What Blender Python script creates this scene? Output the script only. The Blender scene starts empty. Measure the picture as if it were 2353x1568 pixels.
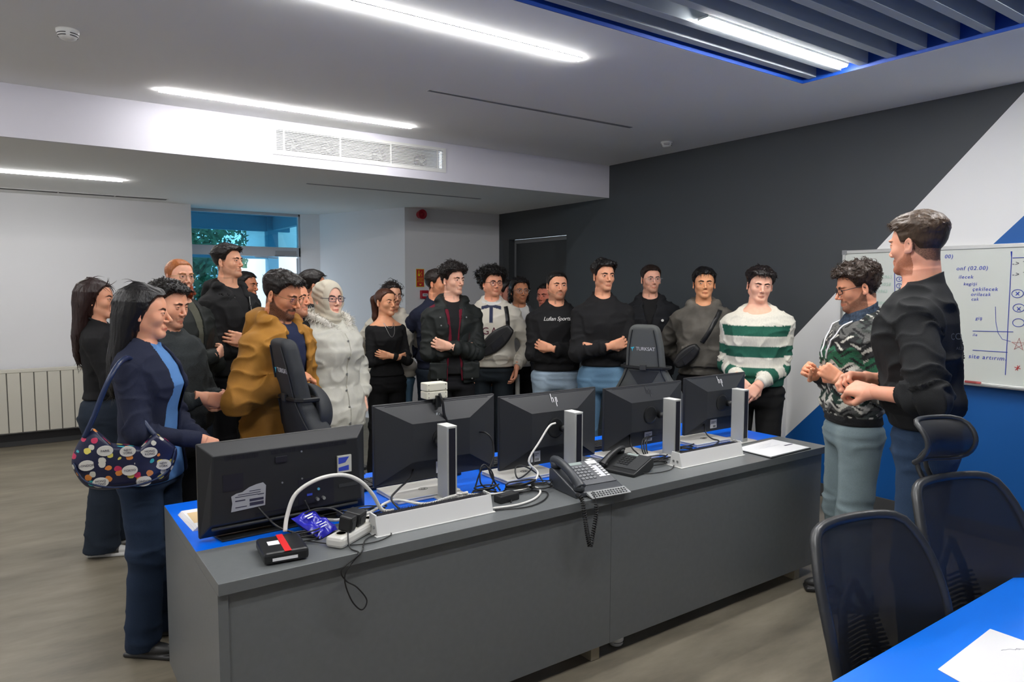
import bpy, bmesh, math, random
import numpy as np
from mathutils import Vector, Matrix

# ------------------------------------------------------------------ scene, camera, light
scene = bpy.context.scene
COL = scene.collection
vs = scene.view_settings
vs.view_transform = 'Standard'; vs.look = 'None'; vs.gamma = 1.0; vs.use_curve_mapping = False
vs.exposure = 0.98

W_PX, H_PX, F_PX = 2353.0, 1568.0, 1617.94
YAW, PITCH, ROLL = 0.61389, -0.075688, 0.002364
CAM = np.array([0.0, 0.0, 1.65])
_f = np.array([math.sin(YAW)*math.cos(PITCH), math.cos(YAW)*math.cos(PITCH), math.sin(PITCH)])
_r = np.array([math.cos(YAW), -math.sin(YAW), 0.0]); _u = np.cross(_r, _f)
_r, _u = _r*math.cos(ROLL)+_u*math.sin(ROLL), -_r*math.sin(ROLL)+_u*math.cos(ROLL)
cam_data = bpy.data.cameras.new('camera'); cam = bpy.data.objects.new('camera', cam_data); COL.objects.link(cam)
cam_data.sensor_width = 36.0; cam_data.sensor_fit = 'HORIZONTAL'; cam_data.lens = 36.0*F_PX/W_PX
cam_data.clip_start = 0.02; cam_data.clip_end = 200
cam.matrix_world = Matrix(((_r[0], _u[0], -_f[0], CAM[0]), (_r[1], _u[1], -_f[1], CAM[1]), (_r[2], _u[2], -_f[2], CAM[2]), (0, 0, 0, 1)))
scene.camera = cam

world = bpy.data.worlds.new('sky'); scene.world = world; world.use_nodes = True
bg = world.node_tree.nodes['Background']; bg.inputs[0].default_value = (0.72, 0.86, 1.0, 1); bg.inputs[1].default_value = 2.4

STRIP_E = 62.0      # emission of the ceiling light strips

def ray(x, y): return (x-W_PX/2)/F_PX*_r-(y-H_PX/2)/F_PX*_u+_f
def atz(x, y, z): d = ray(x, y); return CAM+d*(z-CAM[2])/d[2]
def aty(x, y, Y): d = ray(x, y); return CAM+d*Y/d[1]
def atx(x, y, X): d = ray(x, y); return CAM+d*X/d[0]

# ------------------------------------------------------------------ materials
MATS = {}
def srgb(*c):
    c = c[0] if len(c) == 1 else c
    return tuple(((v/255)/12.92 if v/255 <= .04045 else ((v/255+.055)/1.055)**2.4) for v in c)
def mat(name, col, rough=.6, metal=0.0, spec=.5, nscale=0, namp=0.0, bump=0.0, bscale=60, alpha=None, attr=None, stretch=None, coat=0, sheen=0):
    if name in MATS: return MATS[name]
    m = bpy.data.materials.new(name); m.use_nodes = True; nt = m.node_tree; N = nt.nodes; L = nt.links
    p = N['Principled BSDF']
    p.inputs['Base Color'].default_value = (*col, 1); p.inputs['Roughness'].default_value = rough
    p.inputs['Metallic'].default_value = metal; p.inputs['Specular IOR Level'].default_value = spec
    if coat: p.inputs['Coat Weight'].default_value = coat
    if sheen: p.inputs['Sheen Weight'].default_value = sheen
    tc = N.new('ShaderNodeTexCoord'); src = tc.outputs['Object']
    if stretch:
        mp = N.new('ShaderNodeMapping'); mp.inputs['Scale'].default_value = stretch; L.new(src, mp.inputs[0]); src = mp.outputs[0]
    base = None
    if attr:
        a = N.new('ShaderNodeAttribute'); a.attribute_name = attr; base = a.outputs['Color']; L.new(base, p.inputs['Base Color'])
    if namp:
        n = N.new('ShaderNodeTexNoise'); n.inputs['Scale'].default_value = nscale; n.inputs['Detail'].default_value = 5; L.new(src, n.inputs['Vector'])
        mr = N.new('ShaderNodeMapRange'); mr.inputs[1].default_value = .3; mr.inputs[2].default_value = .7
        mr.inputs[3].default_value = 1-namp; mr.inputs[4].default_value = 1+namp; L.new(n.outputs[0], mr.inputs[0])
        mx = N.new('ShaderNodeVectorMath'); mx.operation = 'SCALE'
        if base is not None: L.new(base, mx.inputs[0])
        else: mx.inputs[0].default_value = col
        L.new(mr.outputs[0], mx.inputs['Scale']); L.new(mx.outputs[0], p.inputs['Base Color'])
    if bump:
        n = N.new('ShaderNodeTexNoise'); n.inputs['Scale'].default_value = bscale; n.inputs['Detail'].default_value = 3; L.new(src, n.inputs['Vector'])
        b = N.new('ShaderNodeBump'); b.inputs['Strength'].default_value = bump; b.inputs['Distance'].default_value = .004
        L.new(n.outputs[0], b.inputs['Height']); L.new(b.outputs[0], p.inputs['Normal'])
    MATS[name] = m; return m
def emit(name, col, s):
    m = bpy.data.materials.new(name); m.use_nodes = True; nt = m.node_tree; nt.nodes.clear()
    e = nt.nodes.new('ShaderNodeEmission'); e.inputs[0].default_value = (*col, 1); e.inputs[1].default_value = s
    o = nt.nodes.new('ShaderNodeOutputMaterial'); nt.links.new(e.outputs[0], o.inputs[0]); MATS[name] = m; return m
def glassy(name, tint, refl=.06, rough=.02):
    m = bpy.data.materials.new(name); m.use_nodes = True; nt = m.node_tree; nt.nodes.clear(); N = nt.nodes
    t = N.new('ShaderNodeBsdfTransparent'); t.inputs[0].default_value = (*tint, 1)
    g = N.new('ShaderNodeBsdfGlossy'); g.inputs['Roughness'].default_value = rough
    x = N.new('ShaderNodeMixShader'); x.inputs[0].default_value = refl
    o = N.new('ShaderNodeOutputMaterial'); nt.links.new(t.outputs[0], x.inputs[1]); nt.links.new(g.outputs[0], x.inputs[2]); nt.links.new(x.outputs[0], o.inputs[0])
    MATS[name] = m; return m

# ------------------------------------------------------------------ mesh helpers
def finish(name, me, mats, parent=None, smooth=False, bevel=0, loc=None, rot=None):
    o = bpy.data.objects.new(name, me); COL.objects.link(o)
    for m in (mats if isinstance(mats, (list, tuple)) else [mats]): me.materials.append(m)
    if smooth: me.polygons.foreach_set('use_smooth', [True]*len(me.polygons))
    if parent is not None: o.parent = parent
    if loc is not None: o.location = loc
    if rot is not None: o.rotation_euler = rot
    if bevel:
        b = o.modifiers.new('bevel', 'BEVEL'); b.width = bevel; b.segments = 2; b.limit_method = 'ANGLE'; b.angle_limit = .6
    return o
class MB:
    def __init__(s): s.v = []; s.f = []; s.m = []
    def add(s, v, f, mi=0, M=None):
        o = len(s.v)
        for p in v: s.v.append(tuple(M @ Vector(p)) if M is not None else tuple(p))
        for q in f: s.f.append(tuple(i+o for i in q)); s.m.append(mi)
        return s
    def box(s, c, d, mi=0, M=None):
        x, y, z = c; a, b, e = d[0]/2, d[1]/2, d[2]/2
        v = [(x+i*a, y+j*b, z+k*e) for k in (-1, 1) for j in (-1, 1) for i in (-1, 1)]
        return s.add(v, [(0, 2, 3, 1), (4, 5, 7, 6), (0, 1, 5, 4), (2, 6, 7, 3), (0, 4, 6, 2), (1, 3, 7, 5)], mi, M)
    def bb(s, lo, hi, mi=0, M=None):
        return s.box([(a+b)/2 for a, b in zip(lo, hi)], [abs(b-a) for a, b in zip(lo, hi)], mi, M)
    def tube(s, pts, r, n=8, mi=0, caps=True, M=None, closed=False):
        P = [Vector(p) for p in pts]; R = r if isinstance(r, (list, tuple)) else [r]*len(P)
        v = []; up = None
        for i, p in enumerate(P):
            if closed: t = P[(i+1) % len(P)]-P[i-1]
            else: t = P[min(i+1, len(P)-1)]-P[max(i-1, 0)]
            t = t.normalized() if t.length > 1e-9 else Vector((0, 0, 1))
            if up is None:
                up = Vector((0, 0, 1)) if abs(t.z) < .9 else Vector((1, 0, 0))
            a = (up-t*up.dot(t)); a = a.normalized() if a.length > 1e-6 else t.orthogonal().normalized(); up = a; b = t.cross(a)
            for k in range(n):
                w = 2*math.pi*k/n; v.append(p+(a*math.cos(w)+b*math.sin(w))*R[i])
        f = []; m = len(P)
        for i in range(m if closed else m-1):
            j = (i+1) % m
            for k in range(n): f.append((i*n+k, i*n+(k+1) % n, j*n+(k+1) % n, j*n+k))
        if caps and not closed: f.append(tuple(range(n))[::-1]); f.append(tuple((m-1)*n+k for k in range(n)))
        return s.add(v, f, mi, M)
    def prism(s, poly, a, b, axis=2, mi=0, M=None):
        def P(u, w, h): return {0: (h, u, w), 1: (u, h, w), 2: (u, w, h)}[axis]
        n = len(poly); v = [P(u, w, a) for u, w in poly]+[P(u, w, b) for u, w in poly]
        f = [tuple(range(n))[::-1], tuple(range(n, 2*n))]+[(i, (i+1) % n, n+(i+1) % n, n+i) for i in range(n)]
        return s.add(v, f, mi, M)
    def lathe(s, prof, n=24, mi=0, M=None):
        v = [(r*math.cos(2*math.pi*k/n), r*math.sin(2*math.pi*k/n), z) for r, z in prof for k in range(n)]
        f = [(i*n+k, i*n+(k+1) % n, (i+1)*n+(k+1) % n, (i+1)*n+k) for i in range(len(prof)-1) for k in range(n)]
        f.append(tuple(range(n))[::-1]); f.append(tuple((len(prof)-1)*n+k for k in range(n)))
        return s.add(v, f, mi, M)
    def build(s, name, mats, parent=None, smooth=False, bevel=0, loc=None, rot=None):
        me = bpy.data.meshes.new(name); me.from_pydata(s.v, [], s.f); me.update()
        bm = bmesh.new(); bm.from_mesh(me); bmesh.ops.recalc_face_normals(bm, faces=bm.faces); bm.to_mesh(me); bm.free()
        o = finish(name, me, mats, parent, smooth, bevel, loc, rot)
        if len(s.m): me.polygons.foreach_set('material_index', s.m)
        return o
def thing(name, label, cat, loc=(0, 0, 0), rz=0, group=None):
    o = bpy.data.objects.new(name, None); COL.objects.link(o); o.empty_display_size = .1
    o.location = loc; o.rotation_euler = (0, 0, rz); tag(o, label, cat, group); return o
def tag(o, label, cat, group=None):
    o['label'] = label; o['category'] = cat
    if group: o['group'] = group
    return o
def struct(o): o['kind'] = 'structure'; return o
def text_mesh(s, size, depth=.0008, shear=0.0, spacing=1.0):
    cu = bpy.data.curves.new('lettering', 'FONT'); cu.body = s; cu.size = size; cu.extrude = depth/2; cu.shear = shear; cu.space_character = spacing
    cu.align_x = 'CENTER'; cu.align_y = 'CENTER'; cu.resolution_u = 3
    o = bpy.data.objects.new('lettering', cu); COL.objects.link(o)
    dg = bpy.context.evaluated_depsgraph_get(); dg.update()
    me = bpy.data.meshes.new_from_object(o.evaluated_get(dg)); bpy.data.objects.remove(o); bpy.data.curves.remove(cu)
    return me
def text_on(name, s, size, m, parent, M, shear=0.0, spacing=1.0, depth=.0008):
    me = text_mesh(s, size, depth, shear, spacing); me.transform(M); return finish(name, me, m, parent)
def frame_M(o, x, y):                       # matrix with given x and y axes at o
    x = Vector(x).normalized(); y = Vector(y).normalized(); z = x.cross(y)
    return Matrix(((x.x, y.x, z.x, o[0]), (x.y, y.y, z.y, o[1]), (x.z, y.z, z.z, o[2]), (0, 0, 0, 1)))
def smooth_path(pts, n=6):
    P = [Vector(p) for p in pts]; out = []
    for i in range(len(P)-1):
        a = P[max(i-1, 0)]; b = P[i]; c = P[i+1]; d = P[min(i+2, len(P)-1)]
        for k in range(n):
            t = k/n
            out.append(.5*((2*b)+(c-a)*t+(2*a-5*b+4*c-d)*t*t+(3*b-a-3*c+d)*t**3))
    out.append(P[-1]); return out

# ------------------------------------------------------------------ shared materials
M_white = mat('white_wall_paint', (.80, .805, .83), .85, bump=.05, bscale=300)
M_ceil = mat('ceiling_paint', (.87, .88, .87), .9, bump=.04, bscale=200)
M_face = mat('soffit_face_paint', (.70, .69, .76), .85)
M_char = mat('charcoal_wall_paint', (.055, .062, .069), .62, bump=.06, bscale=300)
M_blue = mat('blue_wall_paint', (.0, .095, .36), .55, bump=.05, bscale=300)
M_wwall = mat('white_band_paint', (.82, .82, .81), .7, bump=.05, bscale=300)
M_base = mat('grey_skirting', (.07, .072, .075), .5)
M_dkbase = mat('dark_skirting', (.015, .015, .02), .4)
M_alu = mat('aluminium', (.55, .56, .55), .35, .9)
M_whmetal = mat('white_lacquered_metal', (.75, .75, .73), .4)
M_blk = mat('black_plastic', (.012, .013, .014), .42)
M_blk2 = mat('charcoal_plastic', (.030, .032, .034), .5)
M_mon = mat('monitor_plastic', (.026, .028, .031), .42)
M_silver = mat('silver_plastic', (.50, .51, .48), .38, .25)
M_dark = mat('dark_slot', (.008, .008, .016), .5)
M_paper = mat('white_paper', (.86, .86, .87), .8)
M_red = mat('red_plastic', (.42, .012, .03), .35)
M_deskgrey = mat('desk_grey_laminate', (.145, .155, .158), .33, nscale=40, namp=.04)
M_deskblue = mat('desk_blue_laminate', (.0, .15, .88), .32)
M_cable = mat('black_cable', (.01, .01, .011), .45)
M_wcable = mat('white_cable', (.75, .74, .70), .45)
M_ink = mat('blue_ink', (.03, .06, .45), .6)
M_inkk = mat('black_ink', (.03, .03, .06), .6)
M_inkr = mat('red_ink', (.6, .06, .06), .6)
M_inkg = mat('green_ink', (.45, .62, .52), .6)
M_label = mat('label_white', (.62, .63, .66), .6)
# ------------------------------------------------------------------ room shell
DX = 5.19; YS = 5.585; YL = 8.85; ZC = 2.937; ZS = 2.60; YB = 7.66; X0 = -3.4; Y0 = -3.4
def floor_material():
    m = bpy.data.materials.new('vinyl_concrete_floor'); m.use_nodes = True; nt = m.node_tree; N = nt.nodes; L = nt.links; p = N['Principled BSDF']
    tc = N.new('ShaderNodeTexCoord'); mp = N.new('ShaderNodeMapping'); mp.inputs['Scale'].default_value = (1.0, 3.2, 1); mp.inputs['Rotation'].default_value = (0, 0, .9); L.new(tc.outputs['Object'], mp.inputs[0])
    n = N.new('ShaderNodeTexNoise'); n.inputs['Scale'].default_value = 1.6; n.inputs['Detail'].default_value = 8; n.inputs['Roughness'].default_value = .62; L.new(mp.outputs[0], n.inputs['Vector'])
    r = N.new('ShaderNodeValToRGB'); r.color_ramp.elements[0].position = .3; r.color_ramp.elements[1].position = .72
    r.color_ramp.elements[0].color = (.135, .118, .086, 1); r.color_ramp.elements[1].color = (.28, .245, .185, 1); L.new(n.outputs[0], r.inputs[0]); L.new(r.outputs[0], p.inputs['Base Color'])
    p.inputs['Roughness'].default_value = .42; p.inputs['Specular IOR Level'].default_value = .4
    n2 = N.new('ShaderNodeTexNoise'); n2.inputs['Scale'].default_value = 90; b = N.new('ShaderNodeBump'); b.inputs['Strength'].default_value = .06; L.new(tc.outputs['Object'], n2.inputs['Vector']); L.new(n2.outputs[0], b.inputs['Height']); L.new(b.outputs[0], p.inputs['Normal'])
    return m
struct(MB().bb((X0-.1, Y0-.1, -.1), (DX+.25, 9.35, 0)).build('floor', floor_material()))

# upper ceiling with the recess for the slats
RX0, RX1, RY0, RY1 = .3, 4.12, -.62, 2.67
m = MB()
m.bb((X0-.1, Y0-.1, ZC), (RX0, YS, ZC+.1)); m.bb((RX1, Y0-.1, ZC), (DX+.1, YS, ZC+.1))
m.bb((RX0, RY1, ZC), (RX1, YS, ZC+.1)); m.bb((RX0, Y0-.1, ZC), (RX1, RY0, ZC+.1))
struct(m.build('ceiling', M_ceil))
M_recess = mat('blue_recess_paint', (.002, .055, .36), .5)
m = MB()
m.bb((RX0-.02, RY1-.006, ZC+.0005), (RX1+.02, RY1+.02, ZC+.24)); m.bb((RX1-.006, RY0, ZC+.0005), (RX1+.02, RY1, ZC+.24))
m.bb((RX0-.02, RY0, ZC+.0005), (RX0, RY1, ZC+.24)); m.bb((RX0, RY0-.02, ZC+.0005), (RX1, RY0, ZC+.24)); m.bb((RX0-.02, RY0-.02, ZC+.24), (RX1+.02, RY1+.02, ZC+.26))
struct(m.build('ceiling_recess', M_recess))
M_slat = mat('slat_grey_laminate', (.42, .47, .50), .7)
for i in range(20):
    yy = 2.60-.1625*i
    tag(MB().bb((RX0+.001, yy-.026, ZC+.018), (RX1-.001, yy+.026, ZC+.16)).build('ceiling_slat', M_slat, bevel=.002),
        'grey rectangular slat running across the blue ceiling recess', 'ceiling slat', 'grey slats in the blue ceiling recess')
# lower ceiling and its vertical face
struct(MB().bb((X0-.1, YS+.02, ZS), (DX+.1, 9.35, ZS+.08)).build('ceiling_lower', M_ceil))
# face with an opening for the air grille
GX0, GX1, GZ0, GZ1 = 1.70, 3.175, 2.705, 2.865
m = MB(); m.bb((X0-.1, YS, ZS), (GX0, YS+.02, ZC)); m.bb((GX1, YS, ZS), (DX+.0, YS+.02, ZC)); m.bb((GX0, YS, ZS), (GX1, YS+.02, GZ0)); m.bb((GX0, YS, GZ1), (GX1, YS+.02, ZC))
struct(m.build('ceiling_step', M_face))
# left wall (rear), window opening, angled return, rear wall, right wall
struct(MB().bb((X0-.1, YL, 0), (1.70, YL+.12, ZS)).build('wall_rear_left', M_white))
m = MB(); m.bb((1.64, YL+.12, 0), (1.70, 9.25, ZS)); struct(m.build('wall_window_jamb', M_white))
m = MB(); m.prism([(3.10, 9.22), (3.30, 9.06), (3.83, YB), (DX, YB), (DX+.25, YB+.1), (DX+.25, 9.35), (3.10, 9.35)], 0, ZS); struct(m.build('wall_rear_right', M_white))
struct(MB().bb((X0-.1, Y0, 0), (X0, YL, ZC)).build('wall_left', M_white))
struct(MB().bb((X0-.1, Y0-.1, 0), (DX+.1, Y0, ZC)).build('wall_behind', M_white))
v = []; f = []; mi = []
def poly(pts, k):
    n = len(v); v.extend([(DX, a, b) for a, b in pts]); f.append(tuple(range(n, n+len(pts)))); mi.append(k)
DY0, DY1, DZ = 6.285, 7.56, 2.262
poly([(1.776, ZC), (YB, ZC), (YB, 0), (DY1, 0), (DY1, DZ), (DY0, DZ), (DY0, 0), (4.54, 0)], 0)
poly([(1.776, ZC), (4.54, 0), (3.413, 0), (3.413, .422), (1.004, ZC)], 1)
poly([(1.004, ZC), (3.413, .422), (3.413, 0), (Y0, 0), (Y0, ZC)], 2)
me = bpy.data.meshes.new('wall_right'); me.from_pydata(v, [], f); me.update()
o = struct(finish('wall_right', me, [M_char, M_wwall, M_blue])); me.polygons.foreach_set('material_index', mi)
s_ = o.modifiers.new('thick', 'SOLIDIFY'); s_.thickness = .1; s_.offset = 1
bm = bmesh.new(); bm.from_mesh(me)
for fc in bm.faces:
    fc.normal_update()
    if fc.normal.x > 0: fc.normal_flip()
bm.to_mesh(me); bm.free(); s_.offset = -1
# skirting
struct(MB().bb((DX-.012, Y0, 0), (DX, DY0-.06, .105)).build('baseboard_right', M_base, bevel=.003))
m = MB(); m.bb((X0, YL-.012, .05), (1.70, YL, .125)); m.bb((X0, YL-.010, 0), (1.70, YL, .05), 1); struct(m.build('baseboard_left', [M_dkbase, M_base]))
struct(MB().bb((3.83, YB-.012, 0), (DX-.02, YB, .1)).build('baseboard_rear', M_base))
# narrow white wall casing beside the striped jumper
struct(MB().bb((DX-.05, 3.413, 0), (DX-.001, 3.49, 1.16)).build('trim_1', M_wwall, bevel=.004))
# door recess in the charcoal wall
M_door = mat('charcoal_door_laminate', (.042, .047, .052), .5)
d1 = thing('door_1', 'charcoal door set back in the charcoal wall at the far corner', 'door', (DX, DY0, 0)); struct(d1)
del d1['category']
MB().bb((.10, .0, 0), (.14, DY1-DY0-.12, DZ-.05)).build('door_leaf', M_door, d1, bevel=.002)
m = MB(); m.bb((.001, DY1-DY0-.12, 0), (.12, DY1-DY0, DZ-.001)); m.bb((.16, 0, 0), (.2, DY1-DY0, DZ)); m.build('door_jamb', M_door, d1)
m = MB(); m.bb((.09, 0, DZ-.05), (.14, DY1-DY0-.12, DZ-.002)); m.bb((.09, DY1-DY0-.145, 0), (.105, DY1-DY0-.12, DZ-.05)); m.build('door_frame', mat('door_frame_grey', (.22, .23, .24), .4), d1)
m = MB(); m.tube([(.10, .12, 1.02), (.055, .12, 1.02), (.055, .24, 1.02)], .010); m.build('door_handle', M_alu, d1, smooth=True)

# window wall with the glazed door
WY = 9.24
M_wfr = mat('window_frame_white', (.52, .56, .62), .45)
M_glassblue = glassy('tinted_window_glass', (.36, .60, .68), .05)
M_glassclr = glassy('clear_glass', (.9, .95, .97), .05)
w1 = thing('window_1', 'glazed entrance wall', 'window', (0, WY, 0)); struct(w1); del w1['category']
m = MB(); m.bb((1.70, 0, 2.045), (3.10, .07, 2.165)); m.bb((1.70, 0, 2.565), (3.10, .07, 2.6)); m.bb((1.70, 0, 0), (1.735, .07, 2.6)); m.bb((3.075, 0, 0), (3.10, .07, 2.6)); m.bb((2.19, 0, 0), (2.25, .07, 2.045)); m.bb((1.70, 0, 0), (2.2, .07, .12))
m.build('window_frame', M_wfr, w1, bevel=.004)
MB().bb((1.735, .03, 2.165), (3.075, .036, 2.565)).build('transom_pane', M_glassblue, w1)
MB().bb((1.735, .03, .12), (2.19, .036, 2.045)).build('side_pane', M_glassblue, w1)
d2 = thing('door_2', 'open glazed white entrance door', 'door', (3.07, WY+.02, 0), math.radians(-112)); struct(d2); del d2['category']
# door leaf swung outward, hinged on its right
m = MB(); m.bb((-.80, -.02, .02), (-.70, .02, 2.03)); m.bb((-.10, -.02, .02), (-.0, .02, 2.03)); m.bb((-.70, -.02, 1.92), (-.10, .02, 2.03)); m.bb((-.70, -.02, .02), (-.10, .02, .16))
m.build('door_frame', M_wfr, d2, bevel=.003); MB().bb((-.70, -.003, .16), (-.10, .003, 1.92)).build('door_pane', M_glassclr, d2)
dc = thing('door_closer', 'grey door closer with folded arm above the open glazed door', 'door closer', (2.9, WY-.03, 2.09))
MB().box((0, 0, 0), (.26, .05, .055)).build('closer_body', mat('closer_grey', (.30, .32, .35), .4), dc, bevel=.004)
MB().tube([(-.02, -.01, -.03), (-.36, .12, -.05), (-.05, .2, -.06)], .008).build('closer_arm', mat('closer_grey', 0), dc, smooth=True)

# porch outside the window: blue soffit, posts and rail, bright wall, tree crowns
M_porch = mat('porch_blue_paint', (.10, .30, .42), .5)
po = thing('entrance_porch', 'pale blue glazed entrance porch outside the window', 'porch', (0, WY+.1, 0))
MB().bb((1.0, .0, 2.72), (4.2, 2.2, 2.8)).build('porch_ceiling', mat('porch_ceiling_blue', (.07, .24, .36), .6), po)
m = MB(); m.bb((1.0, 1.72, 2.50), (3.55, 1.80, 2.72)); m.bb((3.20, 1.70, 0), (3.36, 1.86, 2.72)); m.bb((1.0, 1.72, 2.08), (3.3, 1.78, 2.16)); m.bb((3.28, .1, 2.52), (3.36, 1.75, 2.72)); m.bb((2.0, 1.72, 0), (2.06, 1.78, 2.5)); m.build('porch_frame', M_porch, po, bevel=.004)
MB().bb((1.0, 1.74, 0), (3.2, 1.745, 2.5)).build('porch_glass', M_glassclr, po)
M_grd = mat('outside_paving', (.45, .45, .45), .8)
struct(MB().bb((-8, 9.36, -.12), (16, 30, -.02)).build('ground_outside', M_grd))
ob = tag(MB().bb((4.05, 11.6, 0), (9, 15.5, 2.86)).bb((3.95, 11.5, 2.86), (9.1, 15.6, 3.0)).build('outbuilding', mat('white_render', (.8, .82, .84), .8)), 'white rendered outbuilding beyond the glazed entrance', 'building')
tag(MB().bb((3.5, 17.5, 0), (6.5, 17.7, 2.1)).build('garden_wall', mat('pale_stone_wall', (.75, .77, .80), .9, nscale=6, namp=.35)), 'pale stone garden wall seen through the open entrance door', 'wall')

M_leaf = mat('tree_leaf', (.09, .19, .09), .7, nscale=3, namp=.5); M_bark = mat('tree_bark', (.06, .045, .035), .9)
def tree(x, y, h, r, seed, label):
    t = thing('tree', label, 'tree', (x, y, 0)); rng = np.random.RandomState(seed)
    m = MB(); m.tube([(0, 0, 0), (.05, 0, h*.4), (0, .05, h*.8)], [.12, .09, .03], 8); tr = m.build('trunk', M_bark, t, smooth=True)
    b = MB()
    for k in range(7): a = k*.9; b.tube([(0, 0, h*(.35+.06*k)), (r*.8*math.cos(a), r*.8*math.sin(a), h*(.5+.06*k))], [.03, .008], 5)
    b.build('branches', M_bark, t)
    V = []; F = []
    for _ in range(5200):
        u = rng.normal(0, 1, 3); u /= np.linalg.norm(u); c = np.array((0, 0, h*.58))+u*np.array((r, r, h*.42))*rng.uniform(.25, 1)**.5; c += .12*np.sin(c*7); d = rng.normal(0, 1, (2, 3)); d /= np.linalg.norm(d, axis=1)[:, None]; s = rng.uniform(.05, .11); n = len(V)
        V += [c-d[0]*s, c+d[1]*s*.5, c+d[0]*s, c-d[1]*s*.5]; F.append((n, n+1, n+2, n+3))
    me = bpy.data.meshes.new('foliage'); me.from_pydata([tuple(v) for v in V], [], F); finish('foliage', me, M_leaf, t)['kind'] = 'stuff'
tree(2.3, 13.6, 4.6, 1.2, 1, 'dark green tree seen through the left of the glazed entrance')
tree(2.2, 18.6, 5.4, 1.5, 2, 'further dark green tree straight behind the glazed entrance')
tree(5.2, 19.5, 6.0, 2.0, 3, 'dark green tree beyond the white outbuilding')
# ---- ceiling light strips
E_strip = emit('strip_light', (1.0, .985, .97), STRIP_E)
def strip(x0, x1, y, z, w, label, e=None):
    t = thing('strip_light', label, 'ceiling light', ((x0+x1)/2, y, z)); L = (x1-x0)/2
    MB().bb((-L-.006, -w/2-.005, -.002), (L+.006, w/2+.005, .012)).build('housing', M_alu, t)
    pr = [(-w/2, -.002), (-w/2, -.009), (-w/2*.7, -.013), (w/2*.7, -.013), (w/2, -.009), (w/2, -.002)]
    MB().prism([(a, b) for a, b in pr], -L, L, axis=0).build('diffuser', e or E_strip, t)
    return t
strip(.83, 2.652, 3.11, ZC-.002, .030, 'long glowing light strip at top centre of the ceiling')
strip(.825, 2.655, 5.18, ZC-.002, .030, 'long glowing light strip just in front of the air grille', emit('strip_light_dim', (1.0, .985, .97), STRIP_E*.72))
strip(-1.0, .825, 7.22, ZS-.002, .030, 'short glowing light strip under the lower ceiling at far left')
strip(2.80, 4.04, 2.357, ZC+.022, .055, 'bright light strip set between the grey slats')
# lamps of the same rows further back in the room, outside the picture; the two between slats are added to brighten the desk
strip(-1.7, .1, 1.0, ZC-.002, .036, 'light strip in the ceiling behind the photographer')
strip(-2.6, -.8, 5.18, ZC-.002, .036, 'light strip in the upper ceiling beyond the left edge')
strip(-2.6, -.8, 3.11, ZC-.002, .036, 'light strip in the upper ceiling left of the desk')
strip(.9, 2.14, 1.382, ZC+.022, .055, 'unseen light strip added between the slats above the blue table')
strip(2.8, 4.04, 1.057, ZC+.022, .055, 'unseen light strip added between the slats beyond the right edge')

# ---- smoke detectors
def detector(x, y, label):
    t = thing('smoke_detector', label, 'smoke detector', (x, y, ZC))
    MB().lathe([(.052, 0), (.052, -.012), (.048, -.018), (.046, -.030), (.034, -.044), (.014, -.050)], 32).build('housing', M_whmetal, t, smooth=True)
    m = MB()
    for z, r in ((-.022, .0475), (-.033, .0445)):
        for k in range(4):
            a0 = k*math.pi/2+.15; pts = [(r*math.cos(a0+j*.13), r*math.sin(a0+j*.13), z) for j in range(10)]; m.tube(pts, .0022, 4)
    m.build('sensor_slot', M_dark, t)
detector(.272, 4.274, 'white round smoke detector on the ceiling at upper left')
detector(4.755, 4.386, 'white round smoke detector on the ceiling near the charcoal wall')
# ---- linear slot vents
M_vent = mat('vent_grey', (.28, .29, .30), .5)
def slotvent(x0, x1, y, z, w, n, label, dark=False):
    t = thing('slot_vent', label, 'air vent', ((x0+x1)/2, y, z)); L = (x1-x0)/2
    m = MB(); m.bb((-L, -w/2, -.003), (L, -w/2+.006, .01)); m.bb((-L, w/2-.006, -.003), (L, w/2, .01))
    for k in range(n+1): xx = -L+2*L*k/n; m.bb((xx-.006, -w/2, -.003), (xx+.006, w/2, .01))
    m.build('vent_frame', M_ceil if dark else M_vent, t)
    MB().bb((-L, -w/2+.006, -.0012), (L, w/2-.006, .0)).build('slot', M_dark if dark else mat('vent_slot', (.12, .125, .13), .6), t)
    m = MB()
    for k in range(2 if not dark else 5): yy = -w/2+w*(k+1)/(3 if not dark else 6); m.bb((-L, yy-.0015, -.003), (L, yy+.0015, -.0005))
    m.build('louvre', M_vent, t)
slotvent(2.27, 4.10, 4.172, ZC, .035, 1, 'narrow slot vent in the upper ceiling beside the smoke detector')
slotvent(2.24, 4.12, 6.45, ZS, .035, 1, 'narrow slot vent under the lower ceiling')
slotvent(-1.6, 1.40, 8.52, ZS, .13, 6, 'wide dark slot vent under the lower ceiling at far left', True)
# ---- air grille with four round fans behind it
t = thing('air_grille', 'long white air grille in the face of the ceiling step', 'air grille', ((GX0+GX1)/2, YS, (GZ0+GZ1)/2))
hw = (GX1-GX0)/2; hh = (GZ1-GZ0)/2
m = MB(); m.bb((-hw-.03, -.006, hh), (hw+.03, .0, hh+.025)); m.bb((-hw-.03, -.006, -hh-.03), (hw+.03, 0, -hh)); m.bb((-hw-.03, -.006, -hh), (-hw, 0, hh)); m.bb((hw, -.006, -hh), (hw+.03, 0, hh))
for xx in (-hw+.06, -.22, .23, hw-.055): m.bb((xx-.006, -.004, -hh), (xx+.006, .004, hh))
m.build('grille_frame', M_whmetal, t)
m = MB()
for k in range(13):
    zz = -hh+2*hh*(k+.5)/13; m.bb((-hw, -.003, zz-.0034), (hw, .007, zz+.0034))
m.build('slat', M_whmetal, t)['kind'] = 'stuff'
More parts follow.
